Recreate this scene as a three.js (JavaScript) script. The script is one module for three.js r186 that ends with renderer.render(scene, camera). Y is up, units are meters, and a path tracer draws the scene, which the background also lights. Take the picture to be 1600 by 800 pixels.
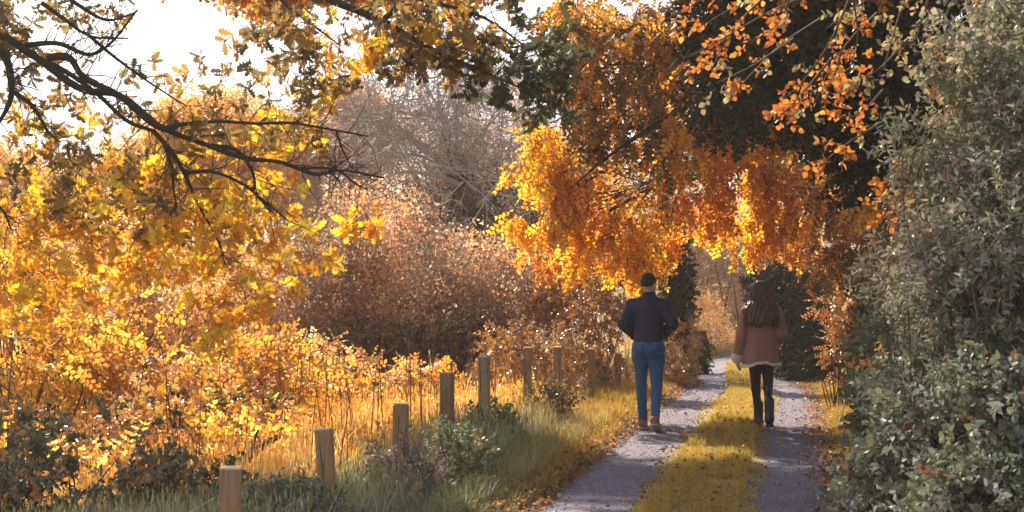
import * as THREE from 'three';
import { mergeGeometries, mergeVertices } from 'three/addons/utils/BufferGeometryUtils.js';
import { RoundedBoxGeometry } from 'three/addons/geometries/RoundedBoxGeometry.js';
import { ImprovedNoise } from 'three/addons/math/ImprovedNoise.js';

// ------------------------------------------------------------------ camera, sky, sun, exposure
const scene = new THREE.Scene();
const EYE = 1.5, PITCH = 0.0271, S = 2400;               // S: focal length in pixels of the 1600 x 800 photograph
const camera = new THREE.PerspectiveCamera(2 * Math.atan(400 / S) * 180 / Math.PI, 2, 0.1, 2000);
camera.position.set(0, EYE, 0);
camera.rotation.x = PITCH;
camera.focus = 17; camera.userData.fStop = 6;
const SUN_AZ = -0.36, SUN_EL = 0.52;                     // radians: left of the view axis, above the horizon
const sunDir = new THREE.Vector3(Math.sin(SUN_AZ) * Math.cos(SUN_EL), Math.sin(SUN_EL), -Math.cos(SUN_AZ) * Math.cos(SUN_EL));
const sun = new THREE.DirectionalLight(new THREE.Color(1, 0.86, 0.65), 5);
sun.position.copy(sunDir).multiplyScalar(90); sun.target.position.set(0, 0, -20);
sun.position.add(sun.target.position);
sun.castShadow = true; sun.shadow.radius = 1.2; sun.shadow.mapSize.set(2048, 2048);
Object.assign(sun.shadow.camera, { left: -60, right: 60, top: 60, bottom: -60, near: 1, far: 250 });
scene.add(sun, sun.target);
{ // hazy autumn sky: blue overhead, pale at the horizon, white round the sun
  const W = 512, H = 256, data = new Float32Array(W * H * 4);
  for (let r = 0; r < H; r++) for (let c = 0; c < W; c++) {
    const up = ((r + 0.5) / H - 0.5) * Math.PI, az = ((c + 0.5) / W - 0.5) * 2 * Math.PI;
    const y = Math.max(0, Math.sin(up)), x = Math.cos(az) * Math.cos(up), z = Math.sin(az) * Math.cos(up);
    const cos = x * sunDir.x + Math.sin(up) * sunDir.y + z * sunDir.z, ang = Math.acos(Math.min(1, Math.max(-1, cos)));
    const k = Math.pow(1 - y, 3), glow = 0.75 * Math.exp(-ang * 2.2) + 1.2 * Math.exp(-ang * 7);
    const o = (r * W + c) * 4;
    data[o] = 0.125 + 0.18 * k + glow; data[o + 1] = 0.15 + 0.178 * k + glow * 0.93; data[o + 2] = 0.205 + 0.165 * k + glow * 0.8; data[o + 3] = 1;
  }
  const t = new THREE.DataTexture(data, W, H, THREE.RGBAFormat, THREE.FloatType);
  t.mapping = THREE.EquirectangularReflectionMapping; t.magFilter = THREE.LinearFilter; t.needsUpdate = true;
  scene.background = t; scene.environment = t;
}
const renderer = new THREE.WebGLRenderer();
renderer.toneMapping = THREE.LinearToneMapping;
renderer.toneMappingExposure = 3.3;
renderer.shadowMap.enabled = true;

// ------------------------------------------------------------------ helpers
const rng = (s) => () => { s = (s + 0x6d2b79f5) | 0; let t = Math.imul(s ^ (s >>> 15), 1 | s); t = (t + Math.imul(t ^ (t >>> 7), 61 | t)) ^ t; return ((t ^ (t >>> 14)) >>> 0) / 4294967296; };
let R = rng(7);
const rr = (a, b) => a + (b - a) * R();
const V = (x, y, z) => new THREE.Vector3(x, y, z);
const C = (r, g, b) => new THREE.Color().setRGB(r, g, b);
const mixC = (a, b, t) => a.clone().lerp(b, Math.min(1, Math.max(0, t)));
const PN = new ImprovedNoise();
const n3 = (x, y, z) => PN.noise(x + 51.3, y + 17.7, z + 93.1);
const clamp = THREE.MathUtils.clamp, smooth = THREE.MathUtils.smoothstep, lerp = THREE.MathUtils.lerp;
// the point at distance d in front of the camera along the sight line of a pixel
function P(px, py, d) {
  const v = V((px - 800) / S, (400 - py) / S, -1).applyAxisAngle(V(1, 0, 0), PITCH);
  return v.multiplyScalar(-d / v.z).add(camera.position);
}
function tag(o, label, category, group, kind) {
  o.userData.label = label; if (category) o.userData.category = category;
  if (group) o.userData.group = group; if (kind) o.userData.kind = kind;
  return o;
}
const used = {};
function numbered(n) { const k = used[n] = (used[n] ?? -1) + 1; return k ? n + '_' + String(k).padStart(3, '0') : n; }
function thing(name, p, label, category, group) { const o = new THREE.Group(); o.name = numbered(name); o.position.copy(p); scene.add(o); return tag(o, label, category, group); }
function part(name, geo, mat, parent, kind) {
  const m = new THREE.Mesh(geo, mat); m.name = parent === scene ? numbered(name) : name; m.castShadow = m.receiveShadow = true;
  if (kind) m.userData.kind = kind; parent.add(m); return m;
}
function inst(name, geo, mat, list, parent, kind = 'stuff') {  // list: [{ m, c }]
  const o = new THREE.InstancedMesh(geo, mat, list.length); o.name = parent === scene ? numbered(name) : name; o.castShadow = o.receiveShadow = true;
  list.forEach((e, i) => { o.setMatrixAt(i, e.m); o.setColorAt(i, e.c); });
  if (kind) o.userData.kind = kind;
  parent.add(o); return o;
}

// lane: x of its middle at distance d
const LANE = [[-6, -1.9], [0, -0.72], [7, 0.53], [10.7, 1.23], [14, 1.84], [17.6, 2.5], [20.6, 3.05], [23.5, 3.6], [27, 4.1], [31, 4.6], [36, 5.5], [42, 7.2], [50, 10.2], [60, 15], [75, 23], [95, 34]];
function laneX(d) {
  let i = 0; while (i < LANE.length - 2 && d > LANE[i + 1][0]) i++;
  const a = LANE[Math.max(0, i - 1)], b = LANE[i], c = LANE[i + 1], e = LANE[Math.min(LANE.length - 1, i + 2)];
  const t = clamp((d - b[0]) / (c[0] - b[0]), 0, 1), m0 = (c[1] - a[1]) / (c[0] - a[0]) * (c[0] - b[0]), m1 = (e[1] - b[1]) / (e[0] - b[0]) * (c[0] - b[0]);
  return (2 * t ** 3 - 3 * t * t + 1) * b[1] + (t ** 3 - 2 * t * t + t) * m0 + (-2 * t ** 3 + 3 * t * t) * c[1] + (t ** 3 - t * t) * m1;
}
function groundY(x, z) {
  const d = -z, u = x - laneX(d), a = Math.abs(u);
  let y = 0.05 * n3(x * 0.35, 0, z * 0.35) * smooth(a, 1, 3) + 0.16 * n3(x * 0.11, 3, z * 0.11) * smooth(a, 2, 6);
  y += 0.05 * smooth(0.55 - a, 0, 0.35);                                   // the grassed crown between the tracks
  y += 0.05 * smooth(a, 1.05, 1.5);                                        // verges stand a little proud
  y -= 0.25 * smooth(-u, 2.6, 5) * smooth(d, 4, 10);                        // field beyond the fence lies lower
  y += 3.2 * smooth(-u, 14, 60) * smooth(d, 22, 70) + 5 * smooth(d, 70, 220);
  return y;
}

// ---- textures (tileable value noise)
function tileNoise(size, cells, seed) {
  const r = rng(seed), g = new Float32Array(cells * cells).map(() => r()), out = new Float32Array(size * size);
  for (let y = 0; y < size; y++) for (let x = 0; x < size; x++) {
    const fx = x / size * cells, fy = y / size * cells, ix = Math.floor(fx), iy = Math.floor(fy);
    let u = fx - ix, v = fy - iy; u = u * u * (3 - 2 * u); v = v * v * (3 - 2 * v);
    const at = (i, j) => g[(j % cells) * cells + (i % cells)];
    out[y * size + x] = lerp(lerp(at(ix, iy), at(ix + 1, iy), u), lerp(at(ix, iy + 1), at(ix + 1, iy + 1), u), v);
  }
  return out;
}
function fbm(size, cells, seed, oct = 4, gain = 0.55) {
  const out = new Float32Array(size * size); let w = 1, sum = 0;
  for (let o = 0; o < oct && cells <= size / 2; o++, cells *= 2, w *= gain) { const t = tileNoise(size, cells, seed + o); for (let i = 0; i < out.length; i++) out[i] += t[i] * w; sum += w; }
  return out.map((x) => x / sum);
}
function tex(size, fn, rep = 1, srgb = false) {
  const d = new Uint8Array(size * size * 4);
  for (let i = 0; i < size * size; i++) { const c = fn(i); for (let k = 0; k < 3; k++) d[i * 4 + k] = clamp(c[k] * 255, 0, 255); d[i * 4 + 3] = 255; }
  const t = new THREE.DataTexture(d, size, size); t.wrapS = t.wrapT = THREE.RepeatWrapping; t.magFilter = THREE.LinearFilter; t.repeat.set(rep, rep); t.needsUpdate = true;
  return t;
}
const std = (c, rough, extra = {}) => new THREE.MeshStandardMaterial({ color: c, roughness: rough, ...extra });
const leafy = (trans, coat = 0, rough = 0.95, col = C(1, 1, 1)) => new THREE.MeshPhysicalMaterial({ color: col, vertexColors: true, roughness: rough, transmission: trans, thickness: 0, side: THREE.DoubleSide, clearcoat: coat, clearcoatRoughness: 0.32, specularIntensity: 0.5 });

const TF = fbm(512, 8, 11, 6), TG = fbm(512, 64, 31, 3), TB = fbm(256, 8, 5, 5);
const M = {
  leaf: leafy(0.6, 0.2), leafShade: leafy(0.42, 0.12), glossy: leafy(0.25, 0.6), grey: leafy(0.28, 0.1), far: leafy(0.58, 0.1), grass: leafy(0.42), dark: leafy(0.05, 0.05),  // leafShade: copy of leaf with shade put into it, for near sprays
  bark: std(C(0.085, 0.068, 0.052), 0.95, { bumpMap: tex(256, (i) => { const x = i % 256, y = i >> 8, v = TB[((y >> 2) % 256) * 256 + x] * 0.7 + TB[i] * 0.3; return [v, v, v]; }, 1), bumpScale: 0.02 }),
  twig: std(C(0.07, 0.05, 0.038), 0.9), paleTwig: std(C(0.3, 0.265, 0.235), 0.9), darkTwig: std(C(0.03, 0.026, 0.02), 0.95),
  deadwood: std(C(0.06, 0.045, 0.035), 0.95),
  wire: std(C(0.42, 0.42, 0.42), 0.45, { metalness: 0.7 }),
};

// ------------------------------------------------------------------ leaf and sprig shapes
// a leaf from its base along +Y, face +Z, half-widths at equal steps, folded along the midrib and curled
function leafGeo(len, w, widths, fold = 0.3, curl = 0.25) {
  const n = widths.length - 1, pos = [], idx = [];
  for (let i = 0; i <= n; i++) {
    const t = i / n, y = len * t, zc = -curl * len * t * t, hw = widths[i] * w;
    pos.push(-hw, y, zc + hw * fold, 0, y, zc, hw, y, zc + hw * fold);
    if (i) { const a = (i - 1) * 3, b = i * 3; idx.push(a, a + 1, b + 1, a, b + 1, b, a + 1, a + 2, b + 2, a + 1, b + 2, b + 1); }
  }
  const g = new THREE.BufferGeometry();
  g.setAttribute('position', new THREE.Float32BufferAttribute(pos, 3)); g.setIndex(idx); g.computeVertexNormals();
  return g;
}
const OAK = [0.06, 0.34, 0.16, 0.7, 0.28, 0.95, 0.36, 1, 0.4, 0.62, 0.1], OVAL = [0.08, 0.7, 1, 0.95, 0.6, 0.02], BRAM = [0.1, 0.85, 1, 0.75, 0.42, 0.02], NARROW = [0.1, 0.8, 1, 0.6, 0.02], DIA = [0.05, 1, 0.05], MAPLE = [0.06, 0.75, 0.45, 1, 0.5, 0.62, 0.12, 0.02];
const leafShapes = {
  oak: [leafGeo(0.105, 0.036, OAK, 0.3, 0.35), leafGeo(0.085, 0.032, OAK, 0.6, -0.3)],
  round: [leafGeo(0.07, 0.027, OVAL, 0.25, 0.2), leafGeo(0.058, 0.024, OVAL, 0.5, -0.25)],
  beech: [leafGeo(0.07, 0.023, OVAL, 0.3, 0.25), leafGeo(0.06, 0.021, OVAL, 0.55, -0.2)],
  bramble: [leafGeo(0.075, 0.026, BRAM, 0.35, 0.3), leafGeo(0.06, 0.022, BRAM, 0.5, 0.1)],
  narrow: [leafGeo(0.075, 0.012, NARROW, 0.4, 0.3), leafGeo(0.06, 0.011, NARROW, 0.5, -0.2)],
  ivy: [leafGeo(0.06, 0.03, MAPLE, 0.25, 0.2), leafGeo(0.05, 0.026, MAPLE, 0.4, 0.3)],
  dia: [leafGeo(0.07, 0.024, DIA, 0.4, 0.2), leafGeo(0.055, 0.018, DIA, 0.3, -0.3)],
};
function tint(g, c) { const n = g.attributes.position.count, a = new Float32Array(n * 3); for (let i = 0; i < n; i++) a.set([c.r, c.g, c.b], i * 3); g.setAttribute('color', new THREE.BufferAttribute(a, 3)); return g; }
// a tapering tube through points; rough: how uneven
function tube(pts, r0, r1, sides = 6, segs = null, rough = 0, seed = 0) {
  const curve = new THREE.CatmullRomCurve3(pts), n = segs ?? Math.max(2, (pts.length - 1) * 3), pos = [], idx = [], uv = [];
  const L = curve.getLength(); let nx = null;
  for (let i = 0; i <= n; i++) {
    const t = i / n, p = curve.getPoint(t), tg = curve.getTangent(t);
    if (!nx) nx = V(0, 0, 1).cross(tg).lengthSq() > 0.01 ? V(0, 0, 1).cross(tg).normalize() : V(1, 0, 0); else nx.addScaledVector(tg, -nx.dot(tg)).normalize();
    const ny = tg.clone().cross(nx), r = lerp(r0, r1, t);
    for (let k = 0; k <= sides; k++) {
      const a = k / sides * 2 * Math.PI, w = r * (1 + rough * n3(Math.cos(a) * 1.5 + seed, t * L * 2.2, Math.sin(a) * 1.5));
      pos.push(p.x + (nx.x * Math.cos(a) + ny.x * Math.sin(a)) * w, p.y + (nx.y * Math.cos(a) + ny.y * Math.sin(a)) * w, p.z + (nx.z * Math.cos(a) + ny.z * Math.sin(a)) * w);
      uv.push(k / sides * 2, t * L);
      if (i && k) { const q = sides + 1, b = i * q + k; idx.push(b - q - 1, b - q, b, b - q - 1, b, b - 1); }
    }
  }
  const g = new THREE.BufferGeometry();
  g.setAttribute('position', new THREE.Float32BufferAttribute(pos, 3)); g.setAttribute('uv', new THREE.Float32BufferAttribute(uv, 2)); g.setIndex(idx); g.computeVertexNormals();
  return g;
}
const TM = (p, q, s) => new THREE.Matrix4().compose(p, q, typeof s === 'number' ? V(s, s, s) : s);
const quatY = (dir, spin = 0) => new THREE.Quaternion().setFromUnitVectors(V(0, 1, 0), dir.clone().normalize()).multiply(new THREE.Quaternion().setFromAxisAngle(V(0, 1, 0), spin));
const rndDir = () => { const z = rr(-1, 1), a = rr(0, 2 * Math.PI), s = Math.sqrt(1 - z * z); return V(s * Math.cos(a), z, s * Math.sin(a)); };
// a sprig: a twig along +Y with leaves; { leaves: [{ m, k, c }], twig, geo }
function sprig(kind, n, len, spread, twigC, mode) {
  const leaves = [];
  for (let i = 0; i < n; i++) {
    const t = mode === 'tip' ? lerp(0.55, 1, i / n) : lerp(0.15, 1, (i + 0.5) / n), side = i % 2 ? 1 : -1;
    let dir, p = V(0, len * t, -0.1 * len * t * t);
    if (mode === 'flat') dir = V(side * Math.sin(spread), Math.cos(spread), rr(-0.35, 0.2));
    else if (mode === 'cloud') { dir = rndDir(); dir.y += 0.3; p = V(rr(-1, 1), rr(0, 2), rr(-1, 1)).multiplyScalar(len * 0.5); }
    else { const a = i * 2.4 + rr(-0.4, 0.4); dir = V(Math.cos(a) * Math.sin(spread), Math.cos(spread), Math.sin(a) * Math.sin(spread)); }
    const s = rr(0.7, 1.12), b = rr(0.72, 1.2);
    leaves.push({ m: TM(p, quatY(dir, mode === 'flat' ? rr(-0.5, 0.5) : rr(-1.6, 1.6)), s), k: i % 2, c: C(b * rr(0.95, 1.05), b * rr(0.86, 1.08), b * rr(0.8, 1.1)) });
  }
  const twig = tint(tube([V(0, 0, 0), V(0, len * 0.5, -0.025 * len), V(0, len * 0.95, -0.1 * len)], len * 0.013, len * 0.006, 3, 2), twigC);
  twig.deleteAttribute('uv');
  const gs = leaves.map((l) => tint(leafShapes[kind][l.k].clone(), l.c).applyMatrix4(l.m));
  if (mode !== 'cloud') gs.push(twig);
  return { kind, leaves, twig, geo: mergeGeometries(gs) };
}
R = rng(101);
const TW = C(0.25, 0.2, 0.16);
const SP = {
  oak: [0, 1, 2].map(() => sprig('oak', 7, 0.2, 1.0, TW, 'tip')),
  beech: [0, 1, 2].map(() => sprig('beech', 9, 0.3, 0.95, TW, 'flat')),
  round: [0, 1, 2].map(() => sprig('round', 7, 0.22, 1.0, TW, 'spiral')),
  bramble: [0, 1, 2].map(() => sprig('bramble', 9, 0.26, 1.05, TW, 'spiral')),
  narrow: [0, 1, 2].map(() => sprig('narrow', 13, 0.28, 0.85, TW, 'spiral')),
  ivy: [0, 1].map(() => sprig('ivy', 10, 0.25, 1.1, TW, 'spiral')),
  cloud: [0, 1, 2].map(() => sprig('dia', 14, 0.34, 1, TW, 'cloud')),
};
// bare twig cluster
function bareTwig(seed) {
  R = rng(seed); const gs = [];
  const grow = (p, d, len, r, lev) => {
    const a = p.clone().addScaledVector(d, len * 0.5).add(rndDir().multiplyScalar(len * 0.07)), b = p.clone().addScaledVector(d, len).add(rndDir().multiplyScalar(len * 0.12));
    gs.push(tube([p, a, b], r, r * 0.55, 3, 2));
    if (lev) for (let i = 0; i < 3; i++) grow(p.clone().lerp(b, rr(0.3, 0.95)), d.clone().add(rndDir().multiplyScalar(0.75)).normalize(), len * rr(0.45, 0.7), r * 0.6, lev - 1);
  };
  grow(V(0, 0, 0), V(0, 1, 0), 1, 0.02, 2);
  const g = mergeGeometries(gs); g.deleteAttribute('uv'); return tint(g, C(1, 1, 1));
}
const bare = [bareTwig(1), bareTwig(2)];
// grass tufts: blades from the origin
function tuft(n, h, lean, w, seed, seedhead = 0) {
  R = rng(seed); const gs = [];
  for (let i = 0; i < n; i++) {
    const a = rr(0, 6.28), r = rr(0, 0.05), hh = h * rr(0.5, 1.1), l = lean * rr(0.3, 1.2) * hh, ca = Math.cos(a), sa = Math.sin(a), ww = w * rr(0.7, 1.2), b = a + 1.57 + rr(-0.8, 0.8);
    const pos = [], idx = [];
    for (let k = 0; k <= 3; k++) { const t = k / 3, x = r * ca + ca * l * t * t, z = r * sa + sa * l * t * t, y = hh * (t - 0.25 * lean * t * t), q = ww * (1 - t * 0.92); pos.push(x - Math.cos(b) * q, y, z - Math.sin(b) * q, x + Math.cos(b) * q, y, z + Math.sin(b) * q); if (k) idx.push(k * 2 - 2, k * 2 - 1, k * 2 + 1, k * 2 - 2, k * 2 + 1, k * 2); }
    const g = new THREE.BufferGeometry(); g.setAttribute('position', new THREE.Float32BufferAttribute(pos, 3)); g.setIndex(idx); g.computeVertexNormals();
    const c = rr(0.75, 1.25); gs.push(tint(g, C(c * rr(0.92, 1.1), c, c * rr(0.8, 1.1))));
    if (seedhead && i < seedhead) { const s = new THREE.OctahedronGeometry(1, 0); s.deleteAttribute('uv'); s.scale(0.006, 0.045, 0.006); s.translate(r * ca + ca * l, hh * (1 - 0.25 * lean), r * sa + sa * l); const e = tint(mergeVertices(s), C(1.3, 1.1, 0.8)); gs.push(e); }
  }
  return mergeGeometries(gs);
}
// bracken frond
function frond(seed) {
  R = rng(seed); const gs = [tint((() => { const t = tube([V(0, 0, 0), V(0, 0.35, 0.02), V(0, 0.62, 0.14), V(0, 0.8, 0.34)], 0.006, 0.002, 3, 6); t.deleteAttribute('uv'); return t; })(), C(0.5, 0.35, 0.25))];
  for (let i = 0; i < 11; i++) for (const s of [-1, 1]) {
    const t = i / 11, L = 0.27 * (1 - t) + 0.03, g = leafGeo(L, 0.03 * (1 - t * 0.6), [0.2, 1, 0.45, 0.9, 0.35, 0.6, 0.05], 0.2, 0.25), b = rr(0.7, 1.25);
    g.applyMatrix4(TM(V(0, 0.3 + 0.5 * t, 0.02 + 0.34 * t * t), quatY(V(s, 0.25, 0.25 + rr(-0.3, 0.3)), rr(-0.5, 0.5)), 1)); gs.push(tint(g, C(b, b * rr(0.85, 1.1), b)));
  }
  return mergeGeometries(gs);
}
const fronds = [frond(3), frond(4)];

// ------------------------------------------------------------------ scatter
// blobs: [px, py, d, rpx, rpy, rz, weight] in the photograph's pixels and metres
const E = ([px, py, d, rx, ry, rz, w = 1]) => ({ c: P(px, py, d), r: V(rx * d / S, ry * d / S, rz), w });
const B = (x, y, z, rx, ry, rz, w = 1) => ({ c: V(x, y, z), r: V(rx, ry, rz), w });
function scatter(blobs, n, { shell = 0.45, freq = 0.9, gap = -0.15, droop = 0.5, out = 0.8, size = [0.8, 1.3], color, keep, up = 0, clear = true, drape = 1 }) {
  const list = [], tot = blobs.reduce((a, b) => a + b.w, 0); let guard = 0;
  while (list.length < n && guard++ < n * 20) {
    let q = R() * tot, b = blobs[0]; for (const e of blobs) { b = e; if ((q -= e.w) <= 0) break; }
    const u = rndDir(), rad = Math.pow(R(), shell), p = V(b.c.x + u.x * b.r.x * rad, b.c.y + u.y * b.r.y * rad, b.c.z + u.z * b.r.z * rad);
    if (n3(p.x * freq, p.y * freq * drape, p.z * freq) < gap) continue;
    const gy = groundY(p.x, p.z); if (p.y < gy + 0.02) continue;
    if (clear && p.y < 2.2 && Math.abs(p.x - laneX(-p.z)) < 1.2) continue;     // nothing grows on the lane
    if (keep && !keep(p)) continue;
    const dir = u.clone().multiplyScalar(out).add(V(0, up - droop, 0)).add(rndDir().multiplyScalar(0.7)).normalize();
    list.push({ p, dir, q: quatY(dir, rr(0, 6.28)), s: rr(...size), c: color(p, rad, u) });
  }
  return list;
}
const toInst = (list) => list.map((e) => ({ m: TM(e.p, e.q, e.s), c: e.c }));
// sprigs of one kind over a list of places: as instances, each variant one part
function foliage(list, kind, mat, parent, name = 'foliage') {
  const vs = SP[kind], at = parent.position;
  vs.forEach((v, k) => { const l = list.filter((_, i) => i % vs.length === k); if (l.length) inst(name, v.geo, mat, l.map((e) => ({ m: TM(e.p.clone().sub(at), e.q, e.s), c: e.c })), parent); });
}
function instAt(name, geo, mat, list, parent) { return inst(name, geo, mat, list.map((e) => ({ m: TM(e.p.clone().sub(parent.position), e.q, e.s), c: e.c })), parent); }
// the sprigs that show largest become leaves of their own (300 at most), the rest instances
const toPixel = (p) => { const v = p.clone().sub(camera.position).applyAxisAngle(V(1, 0, 0), -PITCH); return [800 + v.x / -v.z * S, 400 - v.y / -v.z * S, -v.z]; };
const inView = (p) => { const [x, y, d] = toPixel(p); return d > 1 && x > 0 && x < 1600 && y > 0 && y < 800; };
function foliageWithLeaves(list, kind, mat, parent, max = 300) {
  const vs = SP[kind], near = list.map((e, i) => [inView(e.p) ? e.s / e.p.distanceTo(camera.position) : 0, i]).sort((a, b) => b[0] - a[0]), single = new Set();
  let n = 0; const mats = new Map();
  for (const [score, i] of near) { if (!score || n + vs[0].leaves.length > max) break; single.add(i); n += vs[0].leaves.length; }
  for (const i of single) {
    const e = list[i], v = vs[i % vs.length], M0 = TM(e.p.clone().sub(parent.position), e.q, e.s);
    for (const l of v.leaves) {
      const c = e.c.clone().multiply(l.c), key = [c.r, c.g, c.b].map((x) => Math.round(Math.log2(x + 0.001) * 2.5)).join();
      if (!mats.has(key)) { const m = mat.clone(); m.vertexColors = false; m.color.copy(c); mats.set(key, m); }
      const m = part('leaf', leafShapes[kind][l.k], mats.get(key), parent);
      m.applyMatrix4(M0.clone().multiply(l.m));
    }
  }
  const tw = [...single].map((i) => { const e = list[i]; return vs[i % vs.length].twig.clone().applyMatrix4(TM(e.p.clone().sub(parent.position), e.q, e.s)); });
  if (tw.length) part('twigs', mergeGeometries(tw), M.twig, parent, 'stuff');
  const left = []; list.forEach((e, i) => { if (!single.has(i)) left.push(e); });
  foliage(left, kind, mat, parent);
}
// branches from a start into each blob, with finer ones that reach into it
function branches(parent, from, blobs, r, mat, fine = 9, sag = 0.15) {
  const gs = [], o = parent.position;
  for (const b of blobs) {
    const f = typeof from === 'function' ? from(b) : from, c = b.c.clone(), mid = f.clone().lerp(c, 0.5); mid.y += f.distanceTo(c) * sag; mid.add(rndDir().multiplyScalar(0.06 * f.distanceTo(c)));
    const pts = [f, mid, c], curve = new THREE.CatmullRomCurve3(pts), g = tube(pts.map((p) => p.clone().sub(o)), r, r * 0.3, 6, 8, 0.25, R() * 9); part('limb', g, mat, parent);
    for (let i = 0; i < fine; i++) {
      const s = curve.getPoint(rr(0.45, 1)), u = rndDir(), e = V(b.c.x + u.x * b.r.x * 0.85, b.c.y + u.y * b.r.y * 0.85, b.c.z + u.z * b.r.z * 0.85), k = s.clone().lerp(e, 0.5).add(rndDir().multiplyScalar(s.distanceTo(e) * 0.12)); k.y += 0.08 * s.distanceTo(e);
      gs.push(tube([s, k, e].map((p) => p.clone().sub(o)), r * 0.28, r * 0.06, 4, 5));
      for (let j = 0; j < 2; j++) { const s2 = k.clone().lerp(e, rr(0, 0.7)), e2 = s2.clone().add(rndDir().multiplyScalar(s.distanceTo(e) * 0.45)); gs.push(tube([s2, s2.clone().lerp(e2, 0.5).add(rndDir().multiplyScalar(0.05)), e2].map((p) => p.clone().sub(o)), r * 0.12, r * 0.04, 3, 3)); }
    }
  }
  if (gs.length) part('twigs', mergeGeometries(gs), mat, parent, 'stuff');
}
const pick = (a, j = 0.15) => { const c = a[Math.floor(R() * a.length)], k = 1 + rr(-j, j); return C(c[0] * k, c[1] * k * rr(0.92, 1.08), c[2] * k); };

// ------------------------------------------------------------------ ground, lane
{
  const NX = 210, NZ = 230, pos = [], col = [], uv = [], idx = [];
  const fx = (t) => 3 + Math.sinh(t * 5) / Math.sinh(5) * 500, fz = (t) => t < 0 ? t * 60 : Math.pow(t, 2.6) * 700 + t * 28;
  const field = C(0.42, 0.29, 0.1), earth = C(0.09, 0.065, 0.04), verge = C(0.1, 0.1, 0.045), strip = C(0.3, 0.22, 0.05);
  for (let j = 0; j <= NZ; j++) for (let i = 0; i <= NX; i++) {
    const d = fz(-0.25 + 1.25 * j / NZ), x = fx(-1 + 2 * i / NX) + laneX(Math.min(d, 60)) - 3, z = -d, u = x - laneX(d);
    pos.push(x, groundY(x, z), z); uv.push(x, z);
    let c = mixC(verge, field, smooth(-u, 2.2, 3.4)); if (u > 1) c = mixC(verge, earth, smooth(u, 1.1, 2.2));
    c = mixC(c, strip, smooth(0.8 - Math.abs(u), 0, 0.3)); c.multiplyScalar(1 + 0.5 * n3(x * 0.5, 1, z * 0.5));
    col.push(c.r, c.g, c.b);
    if (i && j) { const q = NX + 1, b = j * q + i; idx.push(b - q - 1, b - q, b, b - q - 1, b, b - 1); }
  }
  const g = new THREE.BufferGeometry();
  g.setAttribute('position', new THREE.Float32BufferAttribute(pos, 3)); g.setAttribute('color', new THREE.Float32BufferAttribute(col, 3)); g.setAttribute('uv', new THREE.Float32BufferAttribute(uv, 2)); g.setIndex(idx); g.computeVertexNormals();
  const m = std(C(1, 1, 1), 1, { vertexColors: true, map: tex(512, (i) => { const v = 0.45 + 0.9 * (TF[i] - 0.5) + 0.5 * (TG[i] - 0.5) + 0.3; return [v, v * 0.97, v * 0.9]; }, 0.6), bumpMap: tex(512, (i) => [TG[i], TG[i], TG[i]], 0.8), bumpScale: 0.03 });
  tag(part('ground', g, m, scene), 'grass and leaf covered ground of the lane side and the field', null, null, 'structure');
}
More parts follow.
